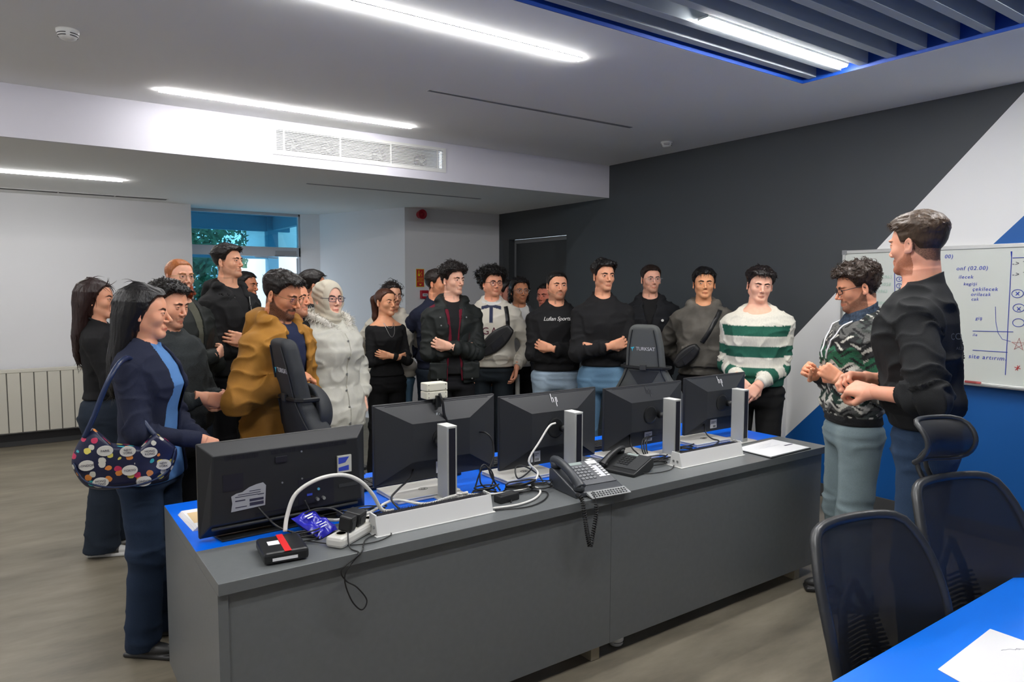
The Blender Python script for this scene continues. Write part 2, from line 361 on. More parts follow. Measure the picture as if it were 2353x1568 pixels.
MB().bb((-hw-.02, .10, -hh-.02), (hw+.02, .11, hh+.02)).bb((-hw-.02, .02, hh+.005), (hw+.02, .1, hh+.02)).bb((-hw-.02, .02, -hh-.02), (hw+.02, .1, -hh-.005)).build('duct', mat('duct_shade', (.30, .30, .31), .6), t)  # duct colour darkened so the gaps between grille slats look shaded
for xx in (-hw+.16, -.29, .16, .56):
    c = MB(); Mx = Matrix.Translation((xx, .097, -.015)) @ Matrix.Rotation(math.pi/2, 4, 'X'); c.lathe([(.062, 0), (.062, .018), (.05, .018)], 24, M=Mx); fn = c.build('fan', M_dark, t)
    c = MB(); c.lathe([(.02, .018), (.02, .03)], 16, M=Mx)
    for k in range(5):
        a = k*2*math.pi/5; c.tube([Mx @ Vector((.02*math.cos(a), .02*math.sin(a), .022)), Mx @ Vector((.055*math.cos(a+.5), .055*math.sin(a+.5), .022))], .004, 4)
    c.build('fan_blade', M_whmetal, fn)
# ---- sounder, sign, call point, switch on rear wall
t = thing('alarm_sounder', 'dark red round fire alarm sounder high on the rear wall', 'fire alarm', (4.03, YB, 2.525))
Mx = Matrix.Rotation(math.pi/2, 4, 'X')
MB().lathe([(.045, 0), (.045, .03)], 24, M=Mx).build('base', M_red, t, smooth=False)
MB().lathe([(.03, .03), (.034, .05), (.056, .055), (.058, .08), (.05, .084), (.044, .062), (.024, .06), (.022, .072), (.006, .076)], 32, M=Mx).build('horn', M_red, t, smooth=True)
t = thing('fire_sign', 'red and yellow fire alarm button sign on the rear wall', 'sign', (4.03, YB-.002, 1.765))
M_yel = mat('sign_yellow', (.78, .62, .02), .5); M_sred = mat('sign_red', (.55, .03, .02), .5)
MB().bb((-.055, -.003, -.11), (.055, 0, .11)).build('sign_border', M_yel, t); MB().bb((-.048, -.005, -.103), (.048, -.003, .103)).build('sign_panel', M_sred, t)
m = MB(); m.bb((-.032, -.007, .02), (-.005, -.005, .05)); m.bb((-.024, -.007, .05), (-.014, -.005, .09)); m.prism([(-.02, -.072), (.02, -.072), (0, -.092)], -.007, -.005, axis=1)
m.tube([(.012+.008*math.sin(k*.9), -.006, .02+k*.006) for k in range(11)], .003, 4); m.build('pictogram', M_yel, t)
for k, s in enumerate(('YANGIN', 'ALARM', 'BUTONU')): text_on('lettering', s, .019, M_yel, t, frame_M((0, -.0062, -.005-.02*k), (1, 0, 0), (0, 0, 1)))
t = thing('call_point', 'red fire alarm call point under the fire sign', 'fire alarm', (4.075, YB, 1.565))
MB().bb((-.05, -.045, -.05), (.05, 0, .05)).build('housing', M_red, t, bevel=.004); MB().bb((-.035, -.048, -.022), (.035, -.045, .012)).build('glass_panel', M_label, t)
m = MB(); [m.bb((-.022+.016*k, -.0495, -.009), (-.012+.016*k, -.048, .001)) for k in range(3)]; m.build('marking', M_inkk, t)
t = thing('wall_switch', 'grey wall switch panel right of the red call point', 'switch', (4.27, YB, 1.60)); MB().bb((-.05, -.02, -.09), (.05, 0, .07)).build('plate', mat('switch_grey', (.45, .47, .5), .5), t, bevel=.003); MB().bb((-.012, -.023, -.02), (.03, -.02, .04)).build('screen', M_dark, t)

# ---- radiators
def radiator(loc, rz, L, label):
    t = thing('radiator', label, 'radiator', loc, rz); M_rad = mat('radiator_cream', (.66, .64, .56), .45)
    MB().bb((0, .014, .16), (L, .08, .80)).build('panel', mat('radiator_gap_shade', (.16, .155, .14), .6), t, bevel=.004)  # panel coloured dark to stand in for shade between the ribs
    m = MB(); n = int(L/.115)
    for k in range(n): m.bb((.004+k*.115, 0, .162), (.004+k*.115+.106, .016, .775))
    m.build('rib', M_rad, t, bevel=.003)['kind'] = 'stuff'
    MB().bb((0, -.004, .775), (L, .085, .808)).build('top_cover', M_rad, t, bevel=.003)
    m = MB(); m.tube([(.1, .05, .16), (.1, .05, 0)], .011); m.tube([(L-.1, .05, .16), (L-.1, .05, 0)], .011); m.build('pipe', M_whmetal, t)
radiator((-1.6, 8.70, 0), 0, 2.7, 'cream ribbed radiator under the white wall at far left')
radiator((3.235, 8.93, 0), math.radians(-69.6), .75, 'cream radiator on the slanted white wall behind the woman in black')

# ---- whiteboard
t = thing('whiteboard', 'long whiteboard with blue handwriting on the painted wall', 'whiteboard', (DX, 2.95, 0), math.radians(-90))
BW = 3.6; bz0, bz1 = 1.03, 1.915     # local x runs to the right along the wall
def L2(yw): return 2.95-yw
MB().bb((0, -.022, bz0), (BW, -.002, bz1)).build('writing_surface', mat('whiteboard_enamel', (.66, .69, .64), .22), t)
m = MB(); m.bb((-.012, -.028, bz1-.005), (BW, -.001, bz1+.022)); m.bb((-.012, -.028, bz0-.022), (BW, -.001, bz0+.004)); m.bb((-.012, -.028, bz0-.02), (.01, -.001, bz1+.02)); m.build('board_frame', M_alu, t, bevel=.003)
MB().bb((-.014, -.031, bz1-.01), (.022, -.027, bz1+.024)).build('corner_cap', mat('corner_grey', (.25, .26, .27), .5), t)
MB().bb((.75, -.075, bz0-.012), (2.6, -.022, bz0-.004)).build('pen_tray', M_alu, t)
def bx(px, py): q = atx(px, py, DX-.025); return (2.95-q[1], -.0245, q[2])
def wr(s, px, py, h, mt=None, name='handwriting', sp=1.15):
    q = bx(px, py); me = text_mesh(s, h*.66, .001, .15, sp)
    me.transform(Matrix.Translation((q[0], q[1], q[2])) @ Matrix.Rotation(math.pi/2, 4, 'X')); finish(name, me, mt or M_ink, t)
for s, px, py, h in [('00)', 2180, 590, .055), ('onf (02.00)', 2233, 617, .055), ('ilecek', 2219, 637, .05), ('kegişi', 2229, 653, .045), ('çekilecek', 2263, 665, .052), ('orilacak', 2253, 677, .048), ('cak', 2240, 688, .045), ('giş', 2249, 732, .045), ('ile', 2240, 770, .04), ('site artırımı', 2268, 822, .06), ('4 - s', 2092, 640, .05), ('201', 2090, 655, .05), ('.Bu s', 2086, 667, .05), ('.20', 2083, 678, .05), ('.2', 2080, 688, .05)]: wr(s, px, py, h)
for s, px, py in [('ak-3065', 2030, 637), ('3058', 2035, 654), ('44.2965', 2020, 670), ('3046', 2027, 697)]: wr(s, px, py, .05, M_inkg)
m = MB()
def line(a, b, r=.0022, n=6): 
    A = Vector(bx(*a)); B = Vector(bx(*b)); m.tube([A.lerp(B, k/n) for k in range(n+1)], r, 4)
for a, b in [((2055, 590), (2057, 760)), ((2325, 578), (2310, 862)), ((2323, 578), (2324, 590)), ((2235, 761), (2328, 763)), ((2235, 805), (2315, 810)), ((2327, 593), (2353, 592))]: line(a, b, .0022)
for i, (px, py) in enumerate([(2064, 598), (2064, 613), (2065, 627), (2066, 642), (2066, 657), (2066, 700), (2066, 714), (2338, 675), (2341, 708), (2340, 742)]):
    c = Vector(bx(px, py)); R = .020 if i < 7 else .032
    m.tube([c+Vector((R*math.cos(a), 0, R*.8*math.sin(a))) for a in np.linspace(0, 2*math.pi, 16)[:-1]], .002, 4, closed=True)
for px, py in [(2338, 675), (2341, 710)]: line((px-4, py-4), (px+4, py+4)); line((px-4, py+4), (px+4, py-4))
m.tube([bx(*q) for q in [(2287, 705), (2288, 740), (2293, 765), (2303, 780), (2322, 785)]], .0015, 4)
m.build('drawn_line', M_ink, t)
for i in range(5): wr(str(i+1) if i < 5 else '', [2064, 2064, 2065, 2066, 2066][i], [598, 613, 627, 642, 657][i], .035)
m = MB()
for px, py in [(2341, 792)]:
    c = Vector(bx(px, py)); m.tube([c+Vector((.04*math.cos(a), 0, .04*math.sin(a))) for a in [math.pi/2+k*4*math.pi/5 for k in range(5)]], .0025, 4, closed=True)
for dx, dy in ((0, 6), (7, 2), (5, -5)): line((2338-dx, 846-dy), (2338+dx, 846+dy), .002, 2)
m.build('drawn_star', M_inkr, t)
for py in (606, 631): wr('-> T', 2342, py, .06, M_inkk)
for px, c, lb in [(2225, (.7, .7, .72), 'white board marker lying on the pen tray'), (2235, (.5, .08, .08), 'red board marker lying on the pen tray')]:
    q = atx(px, 868, DX-.05); mk = thing('board_marker', lb, 'marker', (DX-.05, q[1], bz0+.005)); MB().tube([(0, -.05, 0), (0, .045, 0)], .008).build('barrel', mat('marker_'+str(px), c, .4), mk); MB().tube([(0, .045, 0), (0, .065, 0)], .007).build('cap', M_inkr, mk)
# grey post
t = thing('metal_post', 'pale grey metal post standing behind the monitors', 'post', (*(atz(1216, 847, .93)[:2]*0+np.array([3.62, 5.05])), 0))
MB().tube([(0, 0, .01), (0, 0, .88)], .02, 16).build('pole', mat('pole_grey', (.5, .5, .46), .4), t, smooth=True); MB().lathe([(.13, 0), (.13, .01), (.03, .02)], 24).build('base', M_blk2, t)
# ------------------------------------------------------------------ desk
TZ = .75; dx0, dx1, dy0, dy1 = .467, 3.77, 2.205, 3.152; YBL = 2.53
desk = thing('control_desk', 'long grey desk with blue inlaid top carrying the five monitors', 'desk', (dx0, dy0, 0))
def D(lo, hi): return ([lo[0]-dx0, lo[1]-dy0, lo[2]], [hi[0]-dx0, hi[1]-dy0, hi[2]])
SEAM = 2.105
MB().bb(*D((dx0, dy0, .711), (SEAM-.0008, YBL, TZ))).build('desktop', M_deskgrey, desk, bevel=.0015)
MB().bb(*D((SEAM+.0008, dy0, .711), (dx1, YBL, TZ))).build('desktop', M_deskgrey, desk, bevel=.0015)
MB().bb(*D((dx0, YBL, .711), (dx1, dy1, TZ-.0012))).build('desktop', M_deskgrey, desk, bevel=.001)
MB().bb(*D((dx0+.001, YBL, TZ-.0012), (dx1-.001, dy1-.001, TZ))).build('blue_inlay', M_deskblue, desk)
MB().bb(*D((dx0+.03, dy0+.02, .07), (SEAM-.001, dy0+.04, .711))).build('front_panel', M_deskgrey, desk)
MB().bb(*D((SEAM+.001, dy0+.02, .07), (dx1-.03, dy0+.04, .711))).build('front_panel', M_deskgrey, desk)
MB().bb(*D((dx0, dy0+.012, .075), (dx0+.03, dy1, .711))).build('end_panel', M_deskgrey, desk)
MB().bb(*D((dx1-.055, dy0+.0405, .07), (dx1-.03, dy1, .711))).build('end_panel', M_deskgrey, desk)
M_leg = mat('brushed_bronze', (.42, .37, .27), .4, .4)
for xx in (dx0+.15, 2.04, dx1-.2):
    MB().bb(*D((xx-.025, dy0+.042, .0), (xx+.025, dy1-.1, .075))).build('sled_leg', M_leg, desk, bevel=.003)
t = thing('white_cap', 'small white rounded fitting under the desk beside the metal leg', 'desk fitting', (2.215, 2.30, 0))
MB().lathe([(.028, 0), (.033, .006), (.036, .03), (.035, .06), (.03, .07)], 24).build('shell', M_whmetal, t, smooth=True); MB().tube([(.0355*math.cos(a), .0355*math.sin(a), .02) for a in np.linspace(-2.6, -.8, 12)], .0015, 4).build('groove', M_dark, t)

# ------------------------------------------------------------------ monitors
def frustum(m, w, h, z0, il, ir, it, ib, d, yb):
    """back of a monitor facing -Y; yb = y of the flat slab back; bulge towards -Y by d"""
    O = [(-w/2, yb, z0+h), (w/2, yb, z0+h), (w/2, yb, z0), (-w/2, yb, z0)]
    I = [(il, yb-d, it), (ir, yb-d, it), (ir, yb-d, ib), (il, yb-d, ib)]
    J = [(il, yb, ib), (ir, yb, ib)]
    v = O+I+J
    m.add(v, [(0, 1, 5, 4), (1, 2, 6, 5), (3, 0, 4, 7), (4, 5, 6, 7), (7, 6, 9, 8), (7, 8, 3), (6, 2, 9)], 0)
def hp_logo(parent, o, s, M, name='logo'):
    m = MB()
    for a, b, c, d in [(-.42, .0, -.34, 1.0), (-.18, 0, -.10, .55), (-.30, .47, -.10, .55), (.12, -.5, .20, .55), (.12, .47, .36, .55), (.30, 0, .38, .55)]:
        m.bb((a*s, c*0, 0), (a*s, 0, 0)) if False else m.add([(a*s, b*s, 0), (c*s, b*s, 0), (c*s, d*s, 0), (a*s, d*s, 0), (a*s, b*s, .001), (c*s, b*s, .001), (c*s, d*s, .001), (a*s, d*s, .001)], [(0, 1, 2, 3), (4, 5, 6, 7), (0, 1, 5, 4), (1, 2, 6, 5), (2, 3, 7, 6), (3, 0, 4, 7)], 0, o)
    return m.build(name, M, parent)
M_logo = mat('logo_silver', (.8, .8, .82), .4, .0); M_logod = mat('logo_dim', (.12, .12, .13), .3, .6); M_base2 = mat('stand_base_silver', (.62, .615, .58), .35, .15)
def hp_monitor(xc, w, zb, zt, xs, zs, label, logo=None, rot=0.0, Y=2.70, lab=1):
    t = thing('monitor', label, 'monitor', (xc, Y, TZ), rot)
    h = zt-zb; z0 = zb-TZ
    m = MB(); m.bb((-w/2, .0, z0), (w/2, .018, z0+h)); m.build('housing', M_mon, t, bevel=.003)
    m = MB(); frustum(m, w-.008, h-.010, z0+.004, -w*.235, w*.235, z0+h*.745, z0+h*.27, .042, -.0008); m.build('back_shell', M_mon, t)
    MB().bb((-w/2+.05, -.0035, z0+h-.012), (w/2-.04, .0, z0+h-.009)).build('vent_slot', M_dark, t)
    MB().bb((-w/2+.006, .018, z0+.012), (w/2-.006, .019, z0+h-.006)).build('screen', mat('screen_glass', (.01, .012, .02), .1), t)
    Mx = Matrix.Translation((0, -.043, z0+h*.52)) @ Matrix.Rotation(math.pi/2, 4, 'X')
    MB().lathe([(.048, 0), (.048, .004), (.042, .006)], 32, M=Mx).build('mount_disc', M_blk, t, smooth=False)
    MB().tube([(xs-xc, -.045, z0+h*.50), (xs-xc, -.085, z0+h*.50)], .018, 16).build('tilt_arm', M_blk, t, smooth=True)
    cx = xs-xc; cy = -.135
    c = MB(); c.bb((cx-.024, cy-.042, .006), (cx+.024, cy+.042, zs-TZ)); col = c.build('stand_column', M_silver, t, bevel=.002)
    MB().bb((cx-.0155, cy-.0435, .03), (cx+.0155, cy-.0415, zs-TZ-.006)).build('rear_channel', M_dark, col)
    MB().bb((cx-.0245, cy-.042, zs-TZ-.0005), (cx+.0245, cy+.042, zs-TZ+.003)).build('top_cap', M_whmetal, col, bevel=.001)
    b = MB(); b.bb((cx-.045, cy-.055, .0), (cx+.10, cy+.10, .008)); bs = b.build('stand_base', M_base2, t, bevel=.003)
    if logo: hp_logo(t, frame_M((w*.02, -.0245, z0+h*.86), (1, 0, 0), (0, .43, .90)), .044, logo)
    if lab:
        l_ = MB(); l_.bb((lab-.028, -.003, z0+.018), (lab+.03, -.0015, z0+.07)); lo = l_.build('rating_label', M_label, t)
        m3 = MB(); [m3.bb((lab-.002+.004*k, -.0035, z0+.022), (lab+.000+.004*k, -.003, z0+.034)) for k in range(6)]; m3.bb((lab-.02, -.0035, z0+.055), (lab+.02, -.003, z0+.0575)); m3.bb((lab-.02, -.0035, z0+.047), (lab+.01, -.003, z0+.0495)); m3.build('label_print', M_blk2, lo)['kind'] = 'stuff'
    return t
hp_monitor(1.50, .605, .812, 1.158, 1.472, 1.068, 'black monitor second from left, with a white box clipped on top', None, 0, lab=.02)
hp_monitor(2.132, .60, .785, 1.14, 2.170, 1.056, 'black monitor in the middle of the row, silver logo beside its stand column', M_logo, 0, lab=-.09)
hp_monitor(2.79, .59, .79, 1.125, 2.86, 1.055, 'black monitor fourth from left behind the dark phones', M_logod, 0, lab=.03)
hp_monitor(3.39, .545, .80, 1.135, 3.44, 1.060, 'rightmost black monitor with bright silver logo', M_logo, 0, lab=-.02)

M_lap = mat('laptop_silver', (.66, .65, .61), .38, .1)
for (px, py), lb in (((972, 1123), 'closed silver laptop with round emblem under the second monitor'), ((1205, 1083), 'closed silver laptop with round emblem under the middle monitor'), ((1445, 1042), 'closed silver laptop with round emblem under the fourth monitor'), ((1616, 1007), 'closed silver laptop with round emblem under the rightmost monitor')):
    q = atz(px, py, TZ+.021); lt = thing('laptop', lb, 'laptop', (q[0], q[1]+.01, TZ))
    MB().bb((-.165, -.105, .001), (.135, .115, .011)).build('base', M_lap, lt, bevel=.003); MB().bb((-.165, -.105, .0125), (.135, .115, .020)).build('lid', M_lap, lt, bevel=.003)
    MB().tube([(.021*math.cos(a), -.01+.015*math.sin(a), .0202) for a in np.linspace(0, 6.28, 24)[:-1]], .0012, 4, closed=True).build('emblem_ring', M_blk, lt); text_on('emblem', 'hp', .022, M_blk, lt, Matrix.Translation((0, -.01, .0205)), .25)
# television at the left end
t = thing('television', 'black flat television with torn label seen from behind, at the left end of the desk', 'television', (.81, 2.62, TZ), .03)
w, z0, h = .63, .012, .338
MB().bb((-w/2, 0, z0), (w/2, .02, z0+h)).build('bezel', M_blk, t, bevel=.004)
m = MB(); O = [(-w/2+.002, 0, z0+h-.002), (w/2-.002, 0, z0+h-.002), (w/2-.002, 0, z0+.002), (-w/2+.002, 0, z0+.002)]; I = [(-w/2+.045, -.034, z0+h-.042), (w/2-.045, -.034, z0+h-.042), (w/2-.03, -.034, z0+.05), (-w/2+.03, -.034, z0+.05)]
m.add(O+I, [(0, 1, 5, 4), (1, 2, 6, 5), (2, 3, 7, 6), (3, 0, 4, 7), (4, 5, 6, 7)]); m.build('back_shell', mat('tv_plastic', (.016, .017, .019), .42), t, bevel=.004)
m = MB()
for k in range(88):
    xx = -w/2+.085+k*.0052
    if 22 < k < 31: continue
    m.bb((xx, -.0352, z0+h-.062), (xx+.0026, -.034, z0+h-.046))
m.build('vent_slot', M_dark, t)['kind'] = 'stuff'
m = MB(); m.bb((-.13, -.0352, z0+.062), (.1, -.034, z0+.068)); [m.bb((-.03+k*.0045, -.0352, z0+.058), (-.028+k*.0045, -.034, z0+.066)) for k in range(30)]; m.build('lower_vent', M_dark, t)['kind'] = 'stuff'
MB().bb((-.24, -.0353, z0+.165), (-.17, -.034, z0+.225)).build('label_recess', M_dark, t)
l_ = MB(); l_.prism([(-.215, .10), (-.095, .105), (-.09, .178), (-.10, .19), (-.125, .187), (-.15, .180), (-.175, .166), (-.195, .164), (-.213, .156), (-.21, .13)], -.0362, -.0345, axis=1)
lo = l_.build('torn_label', mat('grey_label', (.36, .37, .40), .6), t)
m = MB()
for a, b, c, d in [(-.20, .112, -.16, .115), (-.15, .112, -.10, .1235), (-.15, .128, -.10, .137), (-.20, .135, -.165, .139), (-.2, .15, -.12, .152), (-.19, .157, -.11, .159), (-.15, .165, -.11, .167), (-.12, .148, -.098, .151)]: m.bb((a, -.0368, b), (c, -.0362, d))
m.build('label_print', M_inkk, lo)['kind'] = 'stuff'
MB().bb((-.055, -.040, z0+.242), (-.01, -.034, z0+.266)).build('handle_socket', M_dark, t, bevel=.002)
for a, b in [(.045, .272), (-.03, .165), (.045, .168), (-.03, .255)]:
    MB().tube([(a, -.034, z0+b), (a, -.037, z0+b)], .0035, 10).build('screw', M_alu, t)
MB().bb((.03, -.0352, z0+.05), (.17, -.034, z0+.165)).build('port_panel', M_dark, t)
for a in (.10, .125): MB().tube([(a, -.034, z0+.082), (a, -.05, z0+.082)], .0062, 12).build('aerial_socket', M_alu, t)
MB().bb((.062, -.038, z0+.098), (.083, -.034, z0+.106)).build('vga_port', M_ink, t); MB().tube([(.108, -.034, z0+.118), (.108, -.039, z0+.118)], .005, 12).build('audio_port', mat('port_blue', (.1, .4, .6), .4), t)
c = MB(); c.bb((.183, -.046, z0+.168), (.24, -.036, z0+.235)); cm = c.build('access_card', mat('card_silver', (.55, .55, .5), .4), t, bevel=.001)
m = MB(); m.prism([(.186, .176+z0), (.228, .176+z0), (.228, .196+z0), (.186, .190+z0)], -.0468, -.046, axis=1); m.prism([(.186, .204+z0), (.214, .208+z0), (.230, .229+z0), (.186, .229+z0)], -.0468, -.046, axis=1); m.build('card_print', M_ink, cm)
m = MB(); m.tube([(-w/2+.035, -.028, z0+.034), (0, -.034, z0+.034), (w/2-.045, -.028, z0+.034)], .006); m.build('lower_trim', M_blk2, t, smooth=True)
MB().bb((.19, -.036, z0+.108), (.27, -.034, z0+.122)).build('side_trim', M_blk2, t)
m = MB(); m.prism([(-.25, -.045), (.2, -.045), (.22, .11), (-.27, .11)], 0, .008, axis=2); m.build('stand_base', M_blk, t, bevel=.003); MB().bb((-.06, -.006, .006), (.06, .02, z0+.03)).build('stand_neck', M_blk, t)

# white clip-on box on the second monitor
t = thing('sensor_box', 'small cream white box clipped on top of the second monitor', 'sensor box', (1.492, 2.712, 1.160), .0)
MB().bb((-.052, -.03, .004), (.052, .03, .037)).build('lower_shell', mat('ivory_plastic', (.72, .70, .58), .5), t, bevel=.004)
MB().bb((-.052, -.03, .039), (.052, .03, .074)).build('upper_shell', mat('ivory_plastic', 0), t, bevel=.004)
m = MB()
for a in (-.042, .042):
    for b in (.012, .030, .046, .066): m.tube([(a, -.030, b), (a, -.031, b)], .002, 6)
m.build('screw', M_blk2, t)['kind'] = 'stuff'
m = MB(); m.bb((-.012, -.045, -.03), (.012, -.03, .02)); m.bb((-.02, -.03, -.012), (.02, .022, .003)); m.build('clip', M_blk, t, bevel=.002)
tag(MB().tube(smooth_path([(1.492, 2.665, 1.19), (1.50, 2.65, 1.15), (1.512, 2.66, 1.10), (1.53, 2.66, 1.05), (1.53, 2.655, .98)]), .006, 8).build('box_cable', M_cable, smooth=True), 'thick black cable hanging from the white clip-on box', 'cable')
t = MB()
for a, b in [((1.482, 1.105), (1.478, 1.075)), ((1.486, 1.105), (1.49, 1.07)), ((1.495, 1.10), (1.503, 1.06)), ((1.478, 1.085), (1.492, 1.087))]: t.tube([(a[0], 2.672, a[1]), (b[0], 2.67, b[1])], .0016, 5)
tag(t.build('cable_tie', mat('clear_tie', (.6, .65, .7), .3)), 'clear plastic tie tangle hanging under the clip-on box', 'cable tie')

# keyboards on the far side of the monitors
for x0, lb in ((1.30, 'black keyboard behind the second monitor'), (1.96, 'black keyboard behind the middle monitor'), (2.62, 'black keyboard behind the fourth monitor')):
    k = thing('keyboard', lb, 'keyboard', (x0, 2.86, TZ)); MB().bb((-.12, 0, .001), (.42, .15, .014)).build('case', M_blk, k, bevel=.003)
    m = MB()
    for r_ in range(5):
        for c_ in range(17): m.bb((-.112+c_*.031, .012+r_*.027, .014), (-.112+c_*.031+.026, .012+r_*.027+.022, .021))
    m.build('keycaps', M_blk2, k)['kind'] = 'stuff'

# ------------------------------------------------------------------ cable trays with brush strip
def cable_tray(x0, x1, yf, label):
    L = x1-x0; t = thing('cable_tray', label, 'cable tray', (x0, yf, TZ), 0)
    MB().bb((-.01, -.004, 0), (L+.01, .10, .004)).build('base_plate', M_whmetal, t, bevel=.001)
    m = MB(); m.add([(0, .002, .004), (L, .002, .004), (L, .022, .070), (0, .022, .070), (0, .005, .004), (L, .005, .004), (L, .025, .070), (0, .025, .070)], [(0, 1, 2, 3), (4, 5, 6, 7), (0, 1, 5, 4), (1, 2, 6, 5), (2, 3, 7, 6), (3, 0, 4, 7)]); m.build('front_plate', M_whmetal, t)
    for xx in (0, L): MB().prism([(.004, .004), (.085, .004), (.07, .075), (.022, .075)], xx-.003, xx+.003, axis=0).build('end_plate', M_whmetal, t)
    m = MB(); random.seed(int(x0*100))
    m.bb((.004, .026, .058), (L-.004, .068, .066)); n = int(L/.0045)
    for k in range(n):
        xx = .006+k*.0045; m.add([(xx-.0016, .028, .062), (xx+.0016, .028, .062), (xx+random.uniform(-.003, .003), .045+random.uniform(-.004, .012), .082)], [(0, 1, 2)]); m.add([(xx-.0016, .066, .062), (xx+.0016, .066, .062), (xx+random.uniform(-.003, .003), .048, .082)], [(0, 1, 2)])
    m.build('brush_strip', mat('brush_black', (.012, .012, .016), .9), t)['kind'] = 'stuff'
    m = MB(); m.tube([(-.004, .03, .03), (-.008, .03, .03)], .006, 8); m.tube([(-.004, .055, .03), (-.008, .055, .03)], .006, 8); m.build('screw', M_alu, t)
cable_tray(1.035, 1.53, 2.30, 'white metal cable tray with black brush top in front of the second monitor')
cable_tray(2.69, 3.175, 2.335, 'white metal cable tray with black brush top in front of the rightmost monitors')

# ------------------------------------------------------------------ desk phone (grey, with keyboard)
M_ph = mat('phone_charcoal', (.045, .05, .058), .38); M_phg = mat('phone_grey', (.115, .12, .13), .42); M_key = mat('phone_key', (.25, .26, .27), .4)
def desk_phone(loc, rz, label, grey=True):
    t = thing('desk_phone', label, 'telephone', loc, rz); t.scale = (1, 1, 1) if grey else (.82, .82, .72); body = M_ph if grey else M_blk
    W_, D_ = .255, .22
    def top(y): return .030+.065*(y+D_/2)/D_      # slope rises to the back
    m = MB(); pr = [(-D_/2, .0), (-D_/2, .022), (D_/2-.02, .092), (D_/2, .085), (D_/2, .03), (D_/2-.05, 0)]
    m.prism(pr, -W_/2, W_/2, axis=0); m.build('phone_base', body, t, bevel=.006)
    def P(x, y, e=0): return (x, y, .022+.070*(y+D_/2)/(D_-.02)+e)
    a = math.atan2(.070, D_-.02)
    def key(m, x, y, w_, d_, hh=.004): 
        m.box((0, 0, 0), (w_, d_, hh), 0, Matrix.Translation(P(x, y, hh/2+.0012)) @ Matrix.Rotation(a, 4, 'X'))
    m = MB(); key(m, .035, .015, .165, .175, .002); fp = m.build('face_plate', M_phg if grey else M_blk2, t)
    m = MB(); key(m, -.005, .085, .075, .02, .003); m.build('display', mat('lcd', (.34, .40, .38), .25), t)
    if grey:
        m = MB(); key(m, .085, .082, .055, .026, .0035); m.build('paper_note', M_paper, t)
        m = MB(); key(m, .083, .015, .022, .09, .0028); m.build('index_strip', M_label, t)
        for r_ in range(6):
            for xx in (.062, .105): m = MB(); key(m, xx, .056-.0165*r_, .014, .009, .006); m.build('memory_key', M_paper, t)
    for r_ in range(5):
        for c_ in range(4): m = MB(); key(m, -.036+c_*.021, .055-.021*r_, .014, .012, .0065); m.build('dial_key', M_key if grey else M_blk, t)
    if grey:
        m = MB(); pz = -D_/2-.0; m.prism([(-.05, .003), (-.05, .007), (.0, .022), (.0, .010)], -.075+.0, W_/2+.005, axis=0, M=Matrix.Translation((0, pz+.004, 0))); kt = m.build('keyboard_tray', mat('tray_silver', (.34, .35, .35), .35), t, bevel=.001)
        m = MB()
        for r_ in range(3):
            for c_ in range(13): yy = pz-.038+r_*.013; zz = .0085+.3*(yy-pz+.046); m.tube([(-.062+c_*.0145+r_*.003, yy, zz), (-.062+c_*.0145+r_*.003, yy, zz+.003)], .0042, 8)
        m.build('letter_keys', M_phg, kt)['kind'] = 'stuff'
    # handset on the left side
    hx = -W_/2+.028
    m = MB(); pts = smooth_path([P(hx, -.10, .018), P(hx, -.075, .030), P(hx, -.02, .040), P(hx, .04, .040), P(hx, .085, .030), P(hx, .105, .018)], 5)
    R = [.019+.007*abs(2*i/(len(pts)-1)-1)**2 for i in range(len(pts))]; m.tube(pts, R, 14); m.build('handset', body, t, smooth=True)
    MB().tube([P(hx, -.088, .0), P(hx, -.088, .024)], .025, 16).build('handset_cradle', body, t, smooth=True); MB().tube([P(hx, .09, .0), P(hx, .09, .024)], .026, 16).build('handset_cradle', body, t, smooth=True)
    return t
ph = desk_phone((2.06, 2.345, TZ), -.10, 'charcoal desk telephone with paper note on it and coiled cord over the desk edge')
desk_phone((2.43, 2.47, TZ), -1.35, 'black desk telephone lying behind the charcoal telephone', False)
t = thing('conference_speaker', 'grey triangular speaker unit half hidden behind the middle stand column', 'speaker', (2.30, 2.62, TZ), .2)
MB().prism([(-.08, -.06), (.08, -.05), (.05, .07), (-.05, .07)], .0, .045, axis=2).build('housing', M_phg, t, bevel=.012); MB().bb((-.02, -.03, .046), (.02, -.01, .048)).build('label_patch', M_paper, t)
# coiled cord
def coil(path, r, turns_per_m, wr):
    P = smooth_path(path, 14); L = [0]
    for i in range(1, len(P)): L.append(L[-1]+(P[i]-P[i-1]).length)
    n = int(L[-1]*turns_per_m*9); out = []
    for k in range(n+1):
        s = L[-1]*k/n; i = max(0, min(len(P)-2, int(np.searchsorted(L, s))-1)); q = P[i].lerp(P[i+1], (s-L[i])/max(1e-9, L[i+1]-L[i]))
        T = (P[i+1]-P[i]).normalized(); a = T.cross(Vector((0, 1, 0))); a = a.normalized() if a.length > .1 else Vector((1, 0, 0)); b = T.cross(a); w = 2*math.pi*s*turns_per_m
        out.append(q+(a*math.cos(w)+b*math.sin(w))*r)
    return out
def atp(px, py, y): return tuple(aty(px, py, y))
m = MB(); m.tube(coil([atp(1325, 1137, 2.235), atp(1338, 1150, 2.185), atp(1344, 1190, 2.17), atp(1350, 1230, 2.17), atp(1356, 1256, 2.17), atp(1362, 1230, 2.165), atp(1369, 1190, 2.165), atp(1370, 1158, 2.17)], .0078, 100, .0), .0027, 5); m.tube(smooth_path([atp(1370, 1158, 2.17), atp(1368, 1145, 2.18), atp(1362, 1130, 2.20)]), .002, 6)
tag(m.build('handset_cord', M_cable, smooth=True), 'coiled black handset cord looping down the desk front', 'cord')

